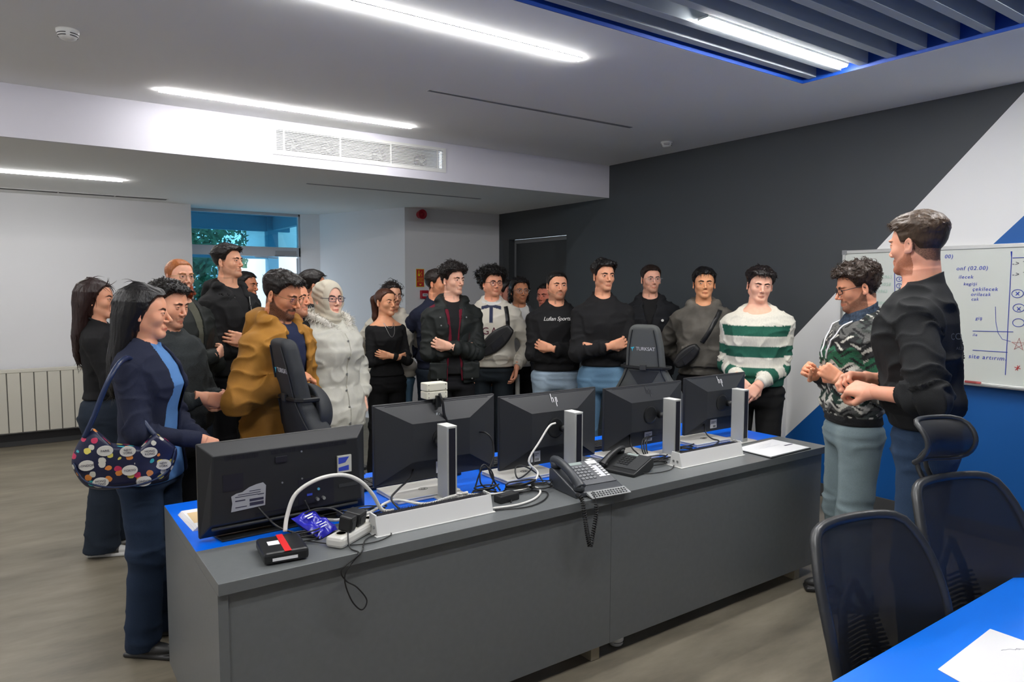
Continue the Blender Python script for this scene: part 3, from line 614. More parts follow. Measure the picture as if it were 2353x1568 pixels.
# ------------------------------------------------------------------ loose things on the left half
t = thing('router_box', 'black square box with red tape and white stickers at the front edge of the desk', 'router', (.700, 2.335, TZ), -.12)
MB().bb((-.072, -.085, .004), (.072, .085, .042)).build('housing', M_blk, t, bevel=.010)
m = MB(); m.bb((-.006, -.0855, .0418), (.016, .0855, .0425)); m.bb((-.006, .0849, .01), (.016, .0855, .042)); m.build('red_tape', mat('red_tape', (.75, .015, .02), .45), t)
MB().bb((-.045, -.01, .0418), (-.008, .028, .0428)).build('sticker', M_paper, t); MB().bb((-.045, -.0858, .014), (.035, -.0845, .024)).build('front_sticker', M_paper, t)
a0 = Vector((.862, 2.288, 0)); a1 = Vector((1.10, 2.445, 0)); ang = math.atan2(a1.y-a0.y, a1.x-a0.x)
t = thing('power_strip', 'white rounded multi socket power strip holding two black plugs', 'power strip', (*a0.xy, TZ), ang)
MB().bb((0, -.036, .0), (.27, .036, .040)).build('housing', mat('strip_white', (.72, .71, .66), .4), t, bevel=.012, smooth=False)
for k in range(4):
    m = MB(); m.lathe([(.021, .040), (.021, .0415), (.017, .0415), (.017, .036)], 20, M=Matrix.Translation((.045+.06*k, 0, 0))); m.build('socket', mat('socket_ivory', (.6, .58, .5), .5), t)
def plug(loc, rz, size, lab, tilt=.15):
    p_ = thing('power_adapter', lab, 'power adapter', loc, rz); Mx = Matrix.Rotation(tilt, 4, 'X'); MB().box((0, 0, size[2]/2), size, 0, Mx).build('housing', M_blk, p_, bevel=.006)
    MB().box((0, -size[1]/2-.001, size[2]*.45), (size[0]*.6, .002, size[2]*.5), 0, Mx).build('rating_plate', M_blk2, p_)
    return p_
plug((.925, 2.325, TZ+.043), ang+.1, (.042, .05, .055), 'small black plug-in adapter at the near end of the power strip')
plug((.975, 2.375, TZ+.043), ang+.1, (.06, .062, .05), 'larger ribbed black plug-in adapter on the power strip')
# crumpled blue packet
def puffy(w_, d_, h_, n=14, seed=1):
    random.seed(seed); v = []; f = []
    for s_ in (1, -1):
        for j in range(n+1):
            for i in range(n+1):
                a = i/n*2-1; b = j/n*2-1; e = max(0, (1-a**4)*(1-b**4)); z = s_*h_/2*e**.6*(1+.35*math.sin(5*a+3*b)+.25*math.sin(9*b-4*a))+ .004*math.sin(3*a)
                v.append((a*w_/2, b*d_/2, z))
    N_ = (n+1)**2
    for q in range(2):
        for j in range(n):
            for i in range(n):
                k = q*N_+j*(n+1)+i; fc = (k, k+1, k+n+2, k+n+1); f.append(fc if q == 0 else fc[::-1])
    return v, f
v_, f_ = puffy(.105, .14, .035)
t = thing('blue_packet', 'crumpled shiny blue packet with white print between television and power strip', 'packet', (.862, 2.475, TZ+.035), .55)
MB().add(v_, f_, 0, Matrix.Rotation(.42, 4, 'X')).build('foil', mat('blue_foil', (.02, .02, .42), .22), t, smooth=True)
m = MB()
for k, (a, b, c) in enumerate([(-.03, .03, .045), (-.03, .018, .04), (-.025, -.02, .03), (-.02, -.032, .04), (-.028, -.044, .035)]): m.box((0, 0, 0), (c, .006 if k < 2 else .003, .001), 0, Matrix.Rotation(.42, 4, 'X') @ Matrix.Translation((a+c/2, b, .0235)))
m.build('print', M_paper, t)['kind'] = 'stuff'
for lb, c, s, r_ in (('small black adapter block lying behind the black router box', (.885, 2.565, TZ), (.09, .04, .03), .4), ('black power brick lying right of the left cable tray', (1.665, 2.40, TZ), (.105, .05, .032), .12), ('black power brick lying on the right cable tray brush', (2.80, 2.44, TZ+.0), (.16, .04, .026), .15)):
    p_ = thing('power_brick', lb, 'power adapter', c, r_); MB().bb((-s[0]/2, -s[1]/2, 0), (s[0]/2, s[1]/2, s[2])).build('housing', M_blk, p_, bevel=.005); MB().bb((-s[0]/3, -s[1]/3, s[2]), (s[0]/3, s[1]/3, s[2]+.0006)).build('rating_plate', M_blk2, p_)
t = thing('cable_dongle', 'dark blue plug of a video cable beside the left cable tray', 'plug', (1.075, 2.56, TZ), .5); MB().bb((-.03, -.02, 0), (.03, .02, .018)).build('shell', mat('navy_plastic', (.01, .03, .15), .4), t, bevel=.003)
MB().bb((.03, -.014, .003), (.042, .014, .015)).build('connector', M_alu, t)
# white cables
def cable(pts, r, m_, label, name='cable', n=6):
    return tag(MB().tube(smooth_path(pts, n), r, 8).build(name, m_, smooth=True), label, 'cable')
cable([atp(655, 1222, 2.42), atp(660, 1185, 2.44), atp(680, 1135, 2.45), atp(730, 1102, 2.45), atp(785, 1092, 2.46), atp(825, 1105, 2.47), atp(855, 1135, 2.50), atp(878, 1172, 2.52), (1.20, 2.52, .762)], .0075, M_wcable, 'thick white cable arching over the television back')
cable([(.93, 2.56, .765), atp(780, 1195, 2.50), atp(815, 1182, 2.50), atp(850, 1178, 2.52), atp(905, 1150, 2.56), (1.33, 2.50, .77), (1.42, 2.44, .80), (1.44, 2.35, .835)], .006, M_wcable, 'white cable running behind the left cable tray')
cable([atp(1276, 973, 2.60), atp(1262, 980, 2.58), atp(1240, 1015, 2.57), atp(1215, 1060, 2.56), (1.93, 2.53, .80), (1.83, 2.47, .765), (1.68, 2.45, .768), (1.50, 2.42, .80), (1.40, 2.36, .835)], .0048, M_wcable, 'thin white cable sloping from the middle stand column to the left tray')
cable([(1.545, 2.33, .757), (1.65, 2.31, .757), (1.76, 2.335, .757), (1.845, 2.40, .76), (1.86, 2.47, .762), (1.80, 2.52, .77)], .0048, M_wcable, 'white cable looping on the grey desktop right of the left tray')
# black cables
random.seed(4)
def loops(c, r, n, z, seed, sq=.6):
    random.seed(seed); pts = []
    for k in range(n*10):
        a = k*2*math.pi/10; rr = r*(1+.18*random.uniform(-1, 1)); pts.append((c[0]+rr*math.cos(a)+.002*k/10, c[1]+rr*sq*math.sin(a), z+.004*math.sin(k*.5)+.0011*k))
    return pts
cable(loops((1.62, 2.50), .055, 4, TZ+.006, 2), .0032, M_cable, 'coil of black cable beside the leftmost stand column')
cable([(1.60, 2.55, .775), (1.64, 2.56, .85), (1.67, 2.545, .86), (1.685, 2.53, .82), (1.66, 2.52, .78), (1.62, 2.53, .80), (1.63, 2.55, .86), (1.66, 2.55, .87), (1.69, 2.52, .79)], .0035, M_cable, 'upright black cable coil right of the leftmost stand column')
cable(loops((1.78, 2.47), .07, 4, TZ+.006, 5, .5), .0036, M_cable, 'tangled black cable between the left tray and the telephone')
cable(loops((1.88, 2.44), .05, 3, TZ+.012, 6, .7), .0026, M_cable, 'small coil of black cable beside the charcoal telephone')
cable([(1.545, 2.31, .755), (1.68, 2.27, .755), (1.80, 2.31, .755), (1.87, 2.39, .756), (1.80, 2.45, .756), (1.70, 2.40, .756), (1.66, 2.36, .755)], .003, M_cable, 'thin black cable looping on the grey desktop left of the telephone')
cable([atp(1100, 993, 2.68), atp(1118, 996, 2.64), atp(1132, 1015, 2.62), atp(1134, 1050, 2.60), atp(1125, 1085, 2.58), (1.70, 2.50, .765)], .0042, M_cable, 'black cable plugged into the right side of the second monitor')
cable([atp(950, 1080, 2.70), atp(942, 1100, 2.64), atp(915, 1125, 2.58), atp(900, 1150, 2.52), (1.22, 2.42, .765), (1.25, 2.35, .80)], .0042, M_cable, 'black power cable hanging under the second monitor')
cable([atp(1225, 1040, 2.70), atp(1226, 1065, 2.64), atp(1215, 1085, 2.60), atp(1190, 1100, 2.57), atp(1185, 1075, 2.60), atp(1205, 1072, 2.58), atp(1235, 1090, 2.55), (1.93, 2.48, .76)], .0036, M_cable, 'black cable curling on the base of the middle monitor')
cable([atp(1447, 1000, 2.70), atp(1450, 1025, 2.66), atp(1462, 1040, 2.62), (2.62, 2.50, .765), (2.70, 2.45, .77)], .0042, M_cable, 'black power cable hanging under the fourth monitor')
for k in range(3): cable([atp(1500+3*k, 1002, 2.68), atp(1478+5*k, 1010, 2.64), atp(1476+5*k, 1035, 2.61), atp(1490+4*k, 1055, 2.58), (2.70+.03*k, 2.47, .765+.004*k)], .0036, M_cable, ['outer black cable loop left of the third stand column', 'middle black cable loop left of the third stand column', 'inner black cable loop left of the third stand column'][k])
cable(loops((2.62, 2.46), .08, 4, TZ+.005, 9, .45), .003, M_cable, 'tangled thin black cable at the foot of the third stand column')
cable([atp(1618, 975, 2.70), atp(1622, 995, 2.66), atp(1635, 1008, 2.62), atp(1652, 1014, 2.58), (3.06, 2.44, .80)], .0042, M_cable, 'black cable hanging under the rightmost monitor')
cable(loops((2.93, 2.53), .05, 3, TZ+.02, 11, .5), .0035, M_cable, 'black cable coil resting behind the right cable tray')
cable([(2.40, 2.44, .77), (2.46, 2.36, .755), (2.60, 2.34, .755), (2.70, 2.40, .756)], .0022, M_cable, 'thin black cable trailing from the black telephone')
cable([(.80, 2.50, .80), (.86, 2.50, .83), (.93, 2.47, .83), (.97, 2.42, .80), (.985, 2.39, .79)], .0038, M_cable, 'black cable arching over the blue packet')
cable([atp(593, 1166, 2.575), atp(610, 1185, 2.55), atp(640, 1212, 2.50), (.80, 2.46, .765), (.86, 2.40, .757)], .0036, M_cable, 'black cable plugged into the television under the torn label')
cable([atp(700, 1150, 2.575), atp(712, 1175, 2.56), atp(722, 1195, 2.54), (.93, 2.50, .77)], .0034, M_cable, 'black cable from the television port panel')
cable([(.80, 2.40, .758), (.90, 2.285, .756), (1.0, 2.255, .755), (1.08, 2.29, .755), (1.07, 2.33, .756), (.99, 2.30, .756), (.95, 2.24, .756), (.93, 2.205, .752), atp(793, 1320, 2.19), atp(805, 1375, 2.19), atp(830, 1402, 2.19), atp(843, 1380, 2.19), atp(820, 1350, 2.19), atp(795, 1335, 2.195), atp(785, 1310, 2.195), (.915, 2.195, .75), (.905, 2.25, .757), (.915, 2.29, .80)], .0024, M_cable, 'thin black cable hanging in a loop over the front edge of the desk')
cable(loops((.80, 2.42), .05, 3, TZ+.006, 15, .6), .003, M_cable, 'knot of black cable behind the black router box')
cable(loops((1.08, 2.56), .09, 3, TZ+.005, 17, .4), .0028, M_cable, 'black cable tangle on the blue inlay behind the power strip')
# papers
def sheet(name, quad, z, label, m_, th=.002):
    me = MB().prism([tuple(q) for q in quad], z, z+th, axis=2); return tag(me.build(name, m_), label, 'paper')
t = thing('document', 'printed white sheets on a black folder at the right end of the desk', 'document', (3.43, 2.34, TZ))
MB().prism([(-.2, -.135), (.185, -.125), (.205, .125), (-.18, .105)], 0, .006, axis=2).build('folder', M_blk, t, bevel=.001)
MB().prism([(-.19, -.128), (.18, -.118), (.195, .13), (-.185, .10)], .006, .010, axis=2).build('sheet', M_paper, t)
MB().bb((.1, -.02, .0101), (.175, -.008, .0105)).build('black_mark', M_inkk, t); m = MB(); [m.bb((-.15, .07-.018*k, .0101), (.10-.03*(k % 3), .072-.018*k, .0104)) for k in range(4)]; m.build('printed_text', M_label, t)['kind'] = 'stuff'
t = thing('paper_stack', 'stack of printed papers at the left end behind the television', 'papers', (.60, 2.87, TZ))
for k in range(5): MB().prism([(-.10+.004*k, -.12), (.1, -.13+.003*k), (.11, .11), (-.11+.003*k, .115)], .003*k, .003*k+.0025, axis=2).build('sheet', M_paper, t)
MB().bb((-.08, .04, .0147), (-.03, .05, .0150)).bb((-.085, -.07, .0147), (-.02, .07, .0149)).build('printed_text', mat('orange_print', (.75, .55, .3), .7), t)

# ------------------------------------------------------------------ blue table
t = thing('blue_table', 'bright blue table top in the lower right corner', 'table', (1.9, -.1, 0))
MB().bb((-.66, -.6, .725), (1.9, .945, .75)).build('tabletop', mat('table_blue_laminate', (.0, .20, .95), .3), t, bevel=.002)
for a in (-.5, 1.7):
    for b in (-.45, .7): MB().bb((a-.025, b-.025, 0), (a+.025, b+.025, .725)).build('leg', M_base, t, bevel=.003)
t = thing('paper_sheet', 'white sheet with faint pencil notes on the blue table', 'paper', (1.99, .60, .75), 0)
quad = [atz(2155, 1540, .75), atz(2275, 1447, .75), atz(2420, 1498, .75), atz(2330, 1640, .75)]
MB().prism([(q[0]-1.99, q[1]-.60) for q in quad], .0005, .0018, axis=2).build('sheet', M_paper, t)
random.seed(3); m = MB()
for k in range(9):
    x_, y_ = -.02+.03*(k % 3), .08-.02*k; pts = [(x_+.006*j, y_-.003*j+random.uniform(-.003, .003), .0021) for j in range(9)]; m.tube(pts, .0005, 3)
m.build('pencil_notes', mat('pencil_grey', (.45, .45, .5), .8), t)['kind'] = 'stuff'
# ------------------------------------------------------------------ implicit surfaces (people, clothes, soft chairs)
def _hash(i, j, k, s):
    h = (i*73856093) ^ (j*19349663) ^ (k*83492791) ^ (s*2654435761 & 0x7fffffff)
    h = (h ^ (h >> 13))*1274126177 & 0x7fffffff
    return ((h ^ (h >> 16)) & 0xffff)/32767.5-1
def vnoise(p, s=0):
    f = np.floor(p).astype(np.int64); t = p-f; t = t*t*(3-2*t); r = 0
    for a in (0, 1):
        for b in (0, 1):
            for c in (0, 1):
                w = (t[:, 0] if a else 1-t[:, 0])*(t[:, 1] if b else 1-t[:, 1])*(t[:, 2] if c else 1-t[:, 2])
                r = r+w*_hash(f[:, 0]+a, f[:, 1]+b, f[:, 2]+c, s)
    return r
def sstep(a, b, x): t = np.clip((x-a)/(b-a), 0, 1); return t*t*(3-2*t)
def smin(a, b, k): h = np.clip(.5+.5*(b-a)/k, 0, 1); return b+(a-b)*h-k*h*(1-h)
def smax(a, b, k): return -smin(-a, -b, k)
def ell(p, c, r):
    q = (p-np.array(c))/np.array(r); k0 = np.sqrt((q*q).sum(1))+1e-9; k1 = np.sqrt(((q/np.array(r))**2).sum(1))+1e-9; return k0*(k0-1)/k1
def cone(p, a, b, ra, rb):
    a = np.array(a, float); b = np.array(b, float); d = b-a; t = np.clip(((p-a)@d)/(d@d+1e-12), 0, 1); v = p-a-t[:, None]*d
    return np.sqrt((v*v).sum(1))-(ra+(rb-ra)*t)
def rbox(p, c, h, r):
    q = np.abs(p-np.array(c))-np.array(h)+r; return np.sqrt((np.maximum(q, 0)**2).sum(1))+np.minimum(q.max(1), 0)-r
def sdf_mesh(fn, lo, hi, h, proj=2):
    lo = np.array(lo, float); n = (np.ceil((np.array(hi)-lo)/h/4).astype(int))*4; nb = n//4
    g = np.stack(np.meshgrid(*[np.arange(k) for k in nb], indexing='ij'), -1).reshape(-1, 3)
    c = fn(lo+(g*4+1.5)*h); near = (np.abs(c) < h*4*1.5).reshape(nb)
    V = np.where(c < 0, -1., 1.).reshape(nb).repeat(4, 0).repeat(4, 1).repeat(4, 2)
    idx = np.argwhere(near.repeat(4, 0).repeat(4, 1).repeat(4, 2)); V[idx[:, 0], idx[:, 1], idx[:, 2]] = fn(lo+idx*h)
    I = V < 0; cnt = sum(I[a:n[0]-1+a, b:n[1]-1+b, e:n[2]-1+e].astype(np.int8) for a in (0, 1) for b in (0, 1) for e in (0, 1))
    cells = np.argwhere((cnt > 0) & (cnt < 8)); vid = -np.ones(n-1, int); vid[cells[:, 0], cells[:, 1], cells[:, 2]] = np.arange(len(cells))
    cor = [(a, b, e) for a in (0, 1) for b in (0, 1) for e in (0, 1)]; cv = {q: V[cells[:, 0]+q[0], cells[:, 1]+q[1], cells[:, 2]+q[2]] for q in cor}
    P = np.zeros((len(cells), 3)); N_ = np.zeros(len(cells))
    for q in cor:
        for ax in range(3):
            if q[ax]: continue
            q2 = list(q); q2[ax] = 1; q2 = tuple(q2); a, b = cv[q], cv[q2]; x = (a < 0) != (b < 0); t = np.where(x, a/np.where(x, a-b, 1), 0)
            for d in range(3): P[:, d] += x*(q[d]+(t if d == ax else 0))
            N_ += x
    P = lo+(cells+P/N_[:, None])*h; Q = []
    for ax in range(3):
        o1, o2 = [(1, 2), (2, 0), (0, 1)][ax]; sl = [slice(None)]*3; s2 = [slice(None)]*3; sl[ax] = slice(0, -1); s2[ax] = slice(1, None)
        e = np.argwhere(I[tuple(sl)] != I[tuple(s2)]); e = e[(e[:, o1] > 0) & (e[:, o2] > 0) & (e[:, o1] < n[o1]-1) & (e[:, o2] < n[o2]-1)]
        def vv(da, db): x = e.copy(); x[:, o1] += da; x[:, o2] += db; return vid[x[:, 0], x[:, 1], x[:, 2]]
        q = np.stack([vv(-1, -1), vv(0, -1), vv(0, 0), vv(-1, 0)], 1); ins = I[e[:, 0], e[:, 1], e[:, 2]]; q[~ins] = q[~ins][:, ::-1]; Q.append(q[(q >= 0).all(1)])
    Q = np.concatenate(Q); G = None
    for it in range(proj):
        d, G = grad(fn, P, h*.3); g2 = (G*G).sum(1)+1e-6; st = G*(d/g2)[:, None]; ln = np.sqrt((st*st).sum(1)); st *= np.minimum(1, h*.6/(ln+1e-9))[:, None]; P = P-st
    G = G/np.sqrt((G*G).sum(1)+1e-12)[:, None]
    return P, Q, G
def grad(fn, P, e):
    d = fn(P); return d, np.stack([(fn(P+np.eye(3)[k]*e)-d)/e for k in range(3)], 1)
def np_mesh(name, V, F, mats, parent=None, attrs=None, mi=None, smooth=True):
    me = bpy.data.meshes.new(name)
    V = np.asarray(V, np.float32); me.vertices.add(len(V)); me.vertices.foreach_set('co', V.ravel())
    if isinstance(F, np.ndarray): tot = np.full(len(F), F.shape[1]); flat = F.ravel()
    else: tot = np.array([len(f) for f in F]); flat = np.array([i for f in F for i in f])
    me.loops.add(len(flat)); me.loops.foreach_set('vertex_index', flat.astype(np.int32)); me.polygons.add(len(tot))
    me.polygons.foreach_set('loop_start', np.concatenate([[0], np.cumsum(tot)[:-1]]).astype(np.int32)); me.polygons.foreach_set('loop_total', tot.astype(np.int32))
    me.update(calc_edges=True); me.validate()
    if attrs:
        for k, a in attrs.items():
            at = me.color_attributes.new(k, 'FLOAT_COLOR', 'POINT'); at.data.foreach_set('color', np.asarray(a, np.float32).ravel())
    if mi is not None: me.polygons.foreach_set('material_index', np.asarray(mi, np.int32))
    return finish(name, me, mats, parent, smooth)
def rotM(yaw=0, pitch=0, roll=0):     # yaw about z, pitch about x (nose down positive), roll about y
    cy, sy = math.cos(yaw), math.sin(yaw); cp, sp = math.cos(-pitch), math.sin(-pitch); cr, sr = math.cos(roll), math.sin(roll)
    return np.array([[cy, -sy, 0], [sy, cy, 0], [0, 0, 1]]) @ np.array([[1, 0, 0], [0, cp, -sp], [0, sp, cp]]) @ np.array([[cr, 0, sr], [0, 1, 0], [-sr, 0, cr]])

# ------------------------------------------------------------------ head
def skull(p, h):
    w = h.get('w', 1.0); j = h.get('jaw', 1.0); fat = h.get('fat', 0.0)
    d = ell(p, (0, -.014, .147), (.0765*w, .098, .079))
    d = smin(d, ell(p, (0, .018, .098), ((.062+.007*fat)*w, .066, .088)), .03)
    ax = np.abs(p[:, 0]); q = np.stack([ax, p[:, 1], p[:, 2]], 1)
    d = smin(d, cone(q, (.047*j*w, -.008, .062), (.010*j, .066, .017), .017+.010*fat, .0165), .030)
    d = smin(d, ell(p, (0, .068, .019), (.023*j, .022, .018)), .014)
    d = smin(d, ell(q, (.040*w, .052, .088), (.021+.006*fat, .022, .020+.010*fat)), .022)
    return d
def head_fn(p, h):
    d = skull(p, h); ax = np.abs(p[:, 0]); q = np.stack([ax, p[:, 1], p[:, 2]], 1); ns = h.get('nose', 1.0); fe = h.get('fem', 0)
    d = smin(d, ell(q, (.024, .080, .1335), (.026, .011, .0075)), .012) if not fe else d
    d = smax(d, -ell(q, (.031, .099, .1145), (.0175, .016, .0125)), .014)              # eye sockets
    d = smin(d, cone(p, (0, .080, .124), (0, .0945+.0075*ns, .083), .0062, .0092), .010)    # nose
    d = smin(d, ell(q, (.0108, .091, .0765), (.0074, .0110, .0068)), .006)
    d = smax(d, -ell(q, (.0062, .098, .0690), (.0034, .006, .003)), .003)
    d = smin(d, ell(p, (0, .080, .050), (.021, .010, .017)), .010)                   # muzzle
    lp = .0052+.0012*fe
    d = smin(d, cone(q, (.0, .0882, .0485), (.0175, .0805, .0455), lp, .0028), .004)    # lips
    d = smin(d, cone(q, (.0, .0872, .0385), (.0150, .0802, .0415), lp+.0006, .0030), .004)
    d = smax(d, -cone(q, (.0, .0968, .0440), (.0225, .0850, .0437), .0017, .0012), .003)
    ls = np.sqrt(((q-np.array((.031, .0735, .1145)))**2).sum(1))-.0138                    # eyelids
    eo = h.get('eye', 1.0)
    ls = smax(ls, -ell(q, (.0312, .092, .1138), (.0130, .014, .0041*eo)), .0012)
    d = smin(d, ls, .004)
    e = q-np.array((.0775*h.get('w', 1.0), -.008, .104)); c_, s_ = math.cos(.28), math.sin(.28); e2 = np.stack([e[:, 0]*c_-e[:, 1]*s_*.9, e[:, 0]*s_+e[:, 1]*c_, e[:, 2]], 1)
    ear = ell(e2, (.004, -.006, 0), (.0055, .0165, .0300)); ear = smax(ear, -ell(e2, (.0090, -.001, .003), (.0060, .0095, .0190)), .004)
    ear = smin(ear, ell(e2, (.003, .004, -.022), (.005, .008, .009)), .004)
    return smin(d, ear, .005)
def hairline(p, h=None):
    s = (h or {}).get('line', 0.0)
    return np.interp(p[:, 1], [-.13, -.06, -.03, -.012, .010, .022, .034, .058, .12], [.035, .045, .075, .115, .112, .118, .150, .184+s, .188+s])+(np.abs(p[:, 0]) < .02)*0-.004*vnoise(p*np.array([90, 90, 20]), 7)
def face_masks(p, h):
    ax = np.abs(p[:, 0]); y = p[:, 1]; z = p[:, 2]; fr = y > .035
    bt = h.get('brow', 1.0); zc = np.interp(ax, [.010, .034, .052], [.1290, .1350, .1290]); th = np.interp(ax, [.008, .014, .036, .053], [0, .0046, .0042, .0])*bt
    brow = np.where(fr & (ax > .009) & (ax < .054), .5+(th-np.abs(z-zc))*70, 0)
    la = .1138+.0052*h.get('eye', 1.0)**.5*np.sqrt(np.clip(1-((ax-.0312)/.0150)**2, 0, 1)); brow = np.maximum(brow, np.where(fr & (np.abs(ax-.0312) < .0148), .5+(.0010-np.abs(z-la))*260, 0))
    e = 1-(ax/.0235)**2; lips = np.where(fr & (ax < .0235), .5+np.minimum(.0442+.0070*e-z, z-(.0440-.0090*e))*110, 0)
    up = np.interp(y, [-.02, -.004, .02, .05, .09], [.112, .098, .066, .050, .033]); b1 = .5+np.minimum(up-z, z+.010)*45
    b1 = np.where((y < -.016) | (ax > .079), 0, b1); b2 = np.where(fr & (ax < .034), .5+np.minimum(np.minimum(z-.0490, .0675-.25*ax-z), .031-ax)*90, 0)
    b3 = np.where(fr & (z < .052), .5+np.minimum(np.minimum(ax-.0235, .036-ax), .055-z)*60, 0)
    beard = np.maximum(np.maximum(b1, b2), b3); beard = np.minimum(beard, 1.0-lips)
    hm = np.where((ax > .0765*h.get('w', 1.0)+.004) & (y > -.03), 0, .5+(z-hairline(p, h))*38)
    return np.clip(np.stack([brow, lips, beard, hm], 1), 0, 1)
def skin_mat(name, skin, brow, beard, lip, bstr, scalp):
    skin = tuple(a*b for a, b in zip(skin, (1.03, 1.0, .95)))
    m = bpy.data.materials.new(name); m.use_nodes = True; nt = m.node_tree; N = nt.nodes; L = nt.links; p = N['Principled BSDF']
    p.inputs['Roughness'].default_value = .52; p.inputs['Specular IOR Level'].default_value = .35
    p.inputs['Subsurface Weight'].default_value = .12; p.inputs['Subsurface Radius'].default_value = (.012, .004, .002)
    a = N.new('ShaderNodeAttribute'); a.attribute_name = 'fm'; s = N.new('ShaderNodeSeparateColor'); L.new(a.outputs['Color'], s.inputs[0])
    tc = N.new('ShaderNodeTexCoord'); n = N.new('ShaderNodeTexNoise'); n.inputs['Scale'].default_value = 35; n.inputs['Detail'].default_value = 4; L.new(tc.outputs['Object'], n.inputs['Vector'])
    r = N.new('ShaderNodeValToRGB'); r.color_ramp.elements[0].position = .35; r.color_ramp.elements[1].position = .7
    r.color_ramp.elements[0].color = (*[c*k for c, k in zip(skin, (1.03, .94, .90))], 1); r.color_ramp.elements[1].color = (*[min(1, c*1.05) for c in skin], 1); L.new(n.outputs[0], r.inputs[0])
    cur = r.outputs[0]; hn = N.new('ShaderNodeTexNoise'); hn.inputs['Scale'].default_value = 420; L.new(tc.outputs['Object'], hn.inputs['Vector'])
    def mix(fac, col, lo, hi, st=1.0, grain=False):
        nonlocal cur
        mr = N.new('ShaderNodeMapRange'); mr.inputs[1].default_value = lo; mr.inputs[2].default_value = hi; mr.inputs[4].default_value = st; L.new(fac, mr.inputs[0]); f = mr.outputs[0]
        if grain:
            g = N.new('ShaderNodeMapRange'); g.inputs[1].default_value = .35; g.inputs[2].default_value = .6; g.inputs[3].default_value = .72; L.new(hn.outputs[0], g.inputs[0])
            mu = N.new('ShaderNodeMath'); mu.operation = 'MULTIPLY'; L.new(f, mu.inputs[0]); L.new(g.outputs[0], mu.inputs[1]); f = mu.outputs[0]
        x = N.new('ShaderNodeMix'); x.data_type = 'RGBA'; L.new(f, x.inputs[0]); L.new(cur, x.inputs[6]); x.inputs[7].default_value = (*col, 1); cur = x.outputs[2]
    if bstr: mix(s.outputs[2], beard, .3, .75, bstr, True)
    mix(s.outputs[1], lip, .4, .75, .85)
    if scalp: mix(a.outputs['Alpha'], brow, .38, .62, scalp, True)
    mix(s.outputs[0], brow, .3, .6, .97)
    L.new(cur, p.inputs['Base Color'])
    b = N.new('ShaderNodeBump'); b.inputs['Strength'].default_value = .12; b.inputs['Distance'].default_value = .002; L.new(hn.outputs[0], b.inputs['Height']); L.new(b.outputs[0], p.inputs['Normal'])
    return m
M_eyew = mat('eye_white', (.50, .47, .45), .3); M_iris = mat('eye_iris_brown', (.028, .015, .009), .2); M_pupil = mat('eye_pupil', (.004, .004, .004), .1)
def eyeball(c, R, gaze):
    """small sphere, pole along +y; returns V,F,mi"""
    n = 16; rings = [0.0, 12, 30, 32, 50, 75, 100, 140, 180]; V = []; F = []; mi = []; r0 = .0126
    for a in rings[1:-1]:
        a = math.radians(a)
        for k in range(n): w = 2*math.pi*k/n; V.append((r0*math.sin(a)*math.cos(w), r0*math.cos(a), r0*math.sin(a)*math.sin(w)))
    V.append((0, r0, 0)); V.append((0, -r0, 0)); V = np.array(V) @ (rotM(*gaze)).T; m = len(rings)-2
    for i in range(m-1):
        for k in range(n): F.append((i*n+k, i*n+(k+1) % n, (i+1)*n+(k+1) % n, (i+1)*n+k)); mi.append([2, 1, 1, 1, 1, 1, 1][i] if i else 2)
    for k in range(n): F.append((m*n, (k+1) % n, k)); mi.append(3); F.append((m*n+1, (m-1)*n+k, (m-1)*n+(k+1) % n)); mi.append(1)
    return (V+np.array(c)) @ R.T, F, mi

# ------------------------------------------------------------------ hands
def hand_mesh(side, curl, spread=.0, thumb=0.0, h=.003, fore=.06):
    """wrist at origin, fingers along +y, palm faces -z, thumb at +x*side. curl: 4 finger curls in radians per joint"""
    segs = []
    xs = [.030, .0105, -.010, -.029]; ln = [.074, .083, .077, .060]
    for i in range(4):
        a = (xs[i]*.55, .012, 0); b = np.array((xs[i], .088-.004*abs(i-1), .002)); segs.append((a, tuple(b), .0155, .0115))
    fing = []
    for i in range(4):
        p = np.array((xs[i], .088-.004*abs(i-1), .002)); ang = 0.0; sp = (1.2-i)*.06+(1.2-i)*spread
        for k, fr in enumerate((.45, .30, .25)):
            ang += curl[i]*(.9 if k == 0 else 1.0); d = np.array((math.sin(sp)*math.cos(ang), math.cos(sp)*math.cos(ang), -math.sin(ang)))
            q = p+d*ln[i]*fr; fing.append((tuple(p), tuple(q), .0090-.0009*k, .0084-.0010*k, i)); p = q
    tb = [((.022, .018, -.004), (.046, .052, -.012-thumb*.012), .0150, .0115), ((.046, .052, -.012-thumb*.012), (.054-thumb*.02, .084, -.018-thumb*.022), .0105, .0088), ((.054-thumb*.02, .084, -.018-thumb*.022), (.052-thumb*.034, .106, -.022-thumb*.026), .0090, .0072)]
    def fn(p):
        q = p*np.array((side, 1, 1)); d = None
        for s_ in segs: e = cone(q, *s_); d = e if d is None else smin(d, e, .012)
        d = smin(d, ell(q, (0, .055, 0), (.036, .048, .0125)), .008)
        fd = None; groups = {}
        for a, b, ra, rb, i in fing: e = cone(q, a, b, ra, rb); groups[i] = e if i not in groups else smin(groups[i], e, .003)
        for g_ in groups.values(): fd = g_ if fd is None else np.minimum(fd, g_)
        d = smin(d, fd, .006)
        t_ = None
        for s_ in tb: e = cone(q, *s_); t_ = e if t_ is None else smin(t_, e, .004)
        d = smin(d, t_, .008)
        wr_ = ell(q*np.array((1, 0, 1)), (0, 0, 0), (.028, 1, .021)); wr_ = np.maximum(wr_, np.maximum(q[:, 1]-.015, -fore-q[:, 1]))
        return smin(d, wr_, .016)
    return sdf_mesh(fn, (-.085, -fore-.01, -.115), (.085, .19, .045), h, 2)
HANDS = {}
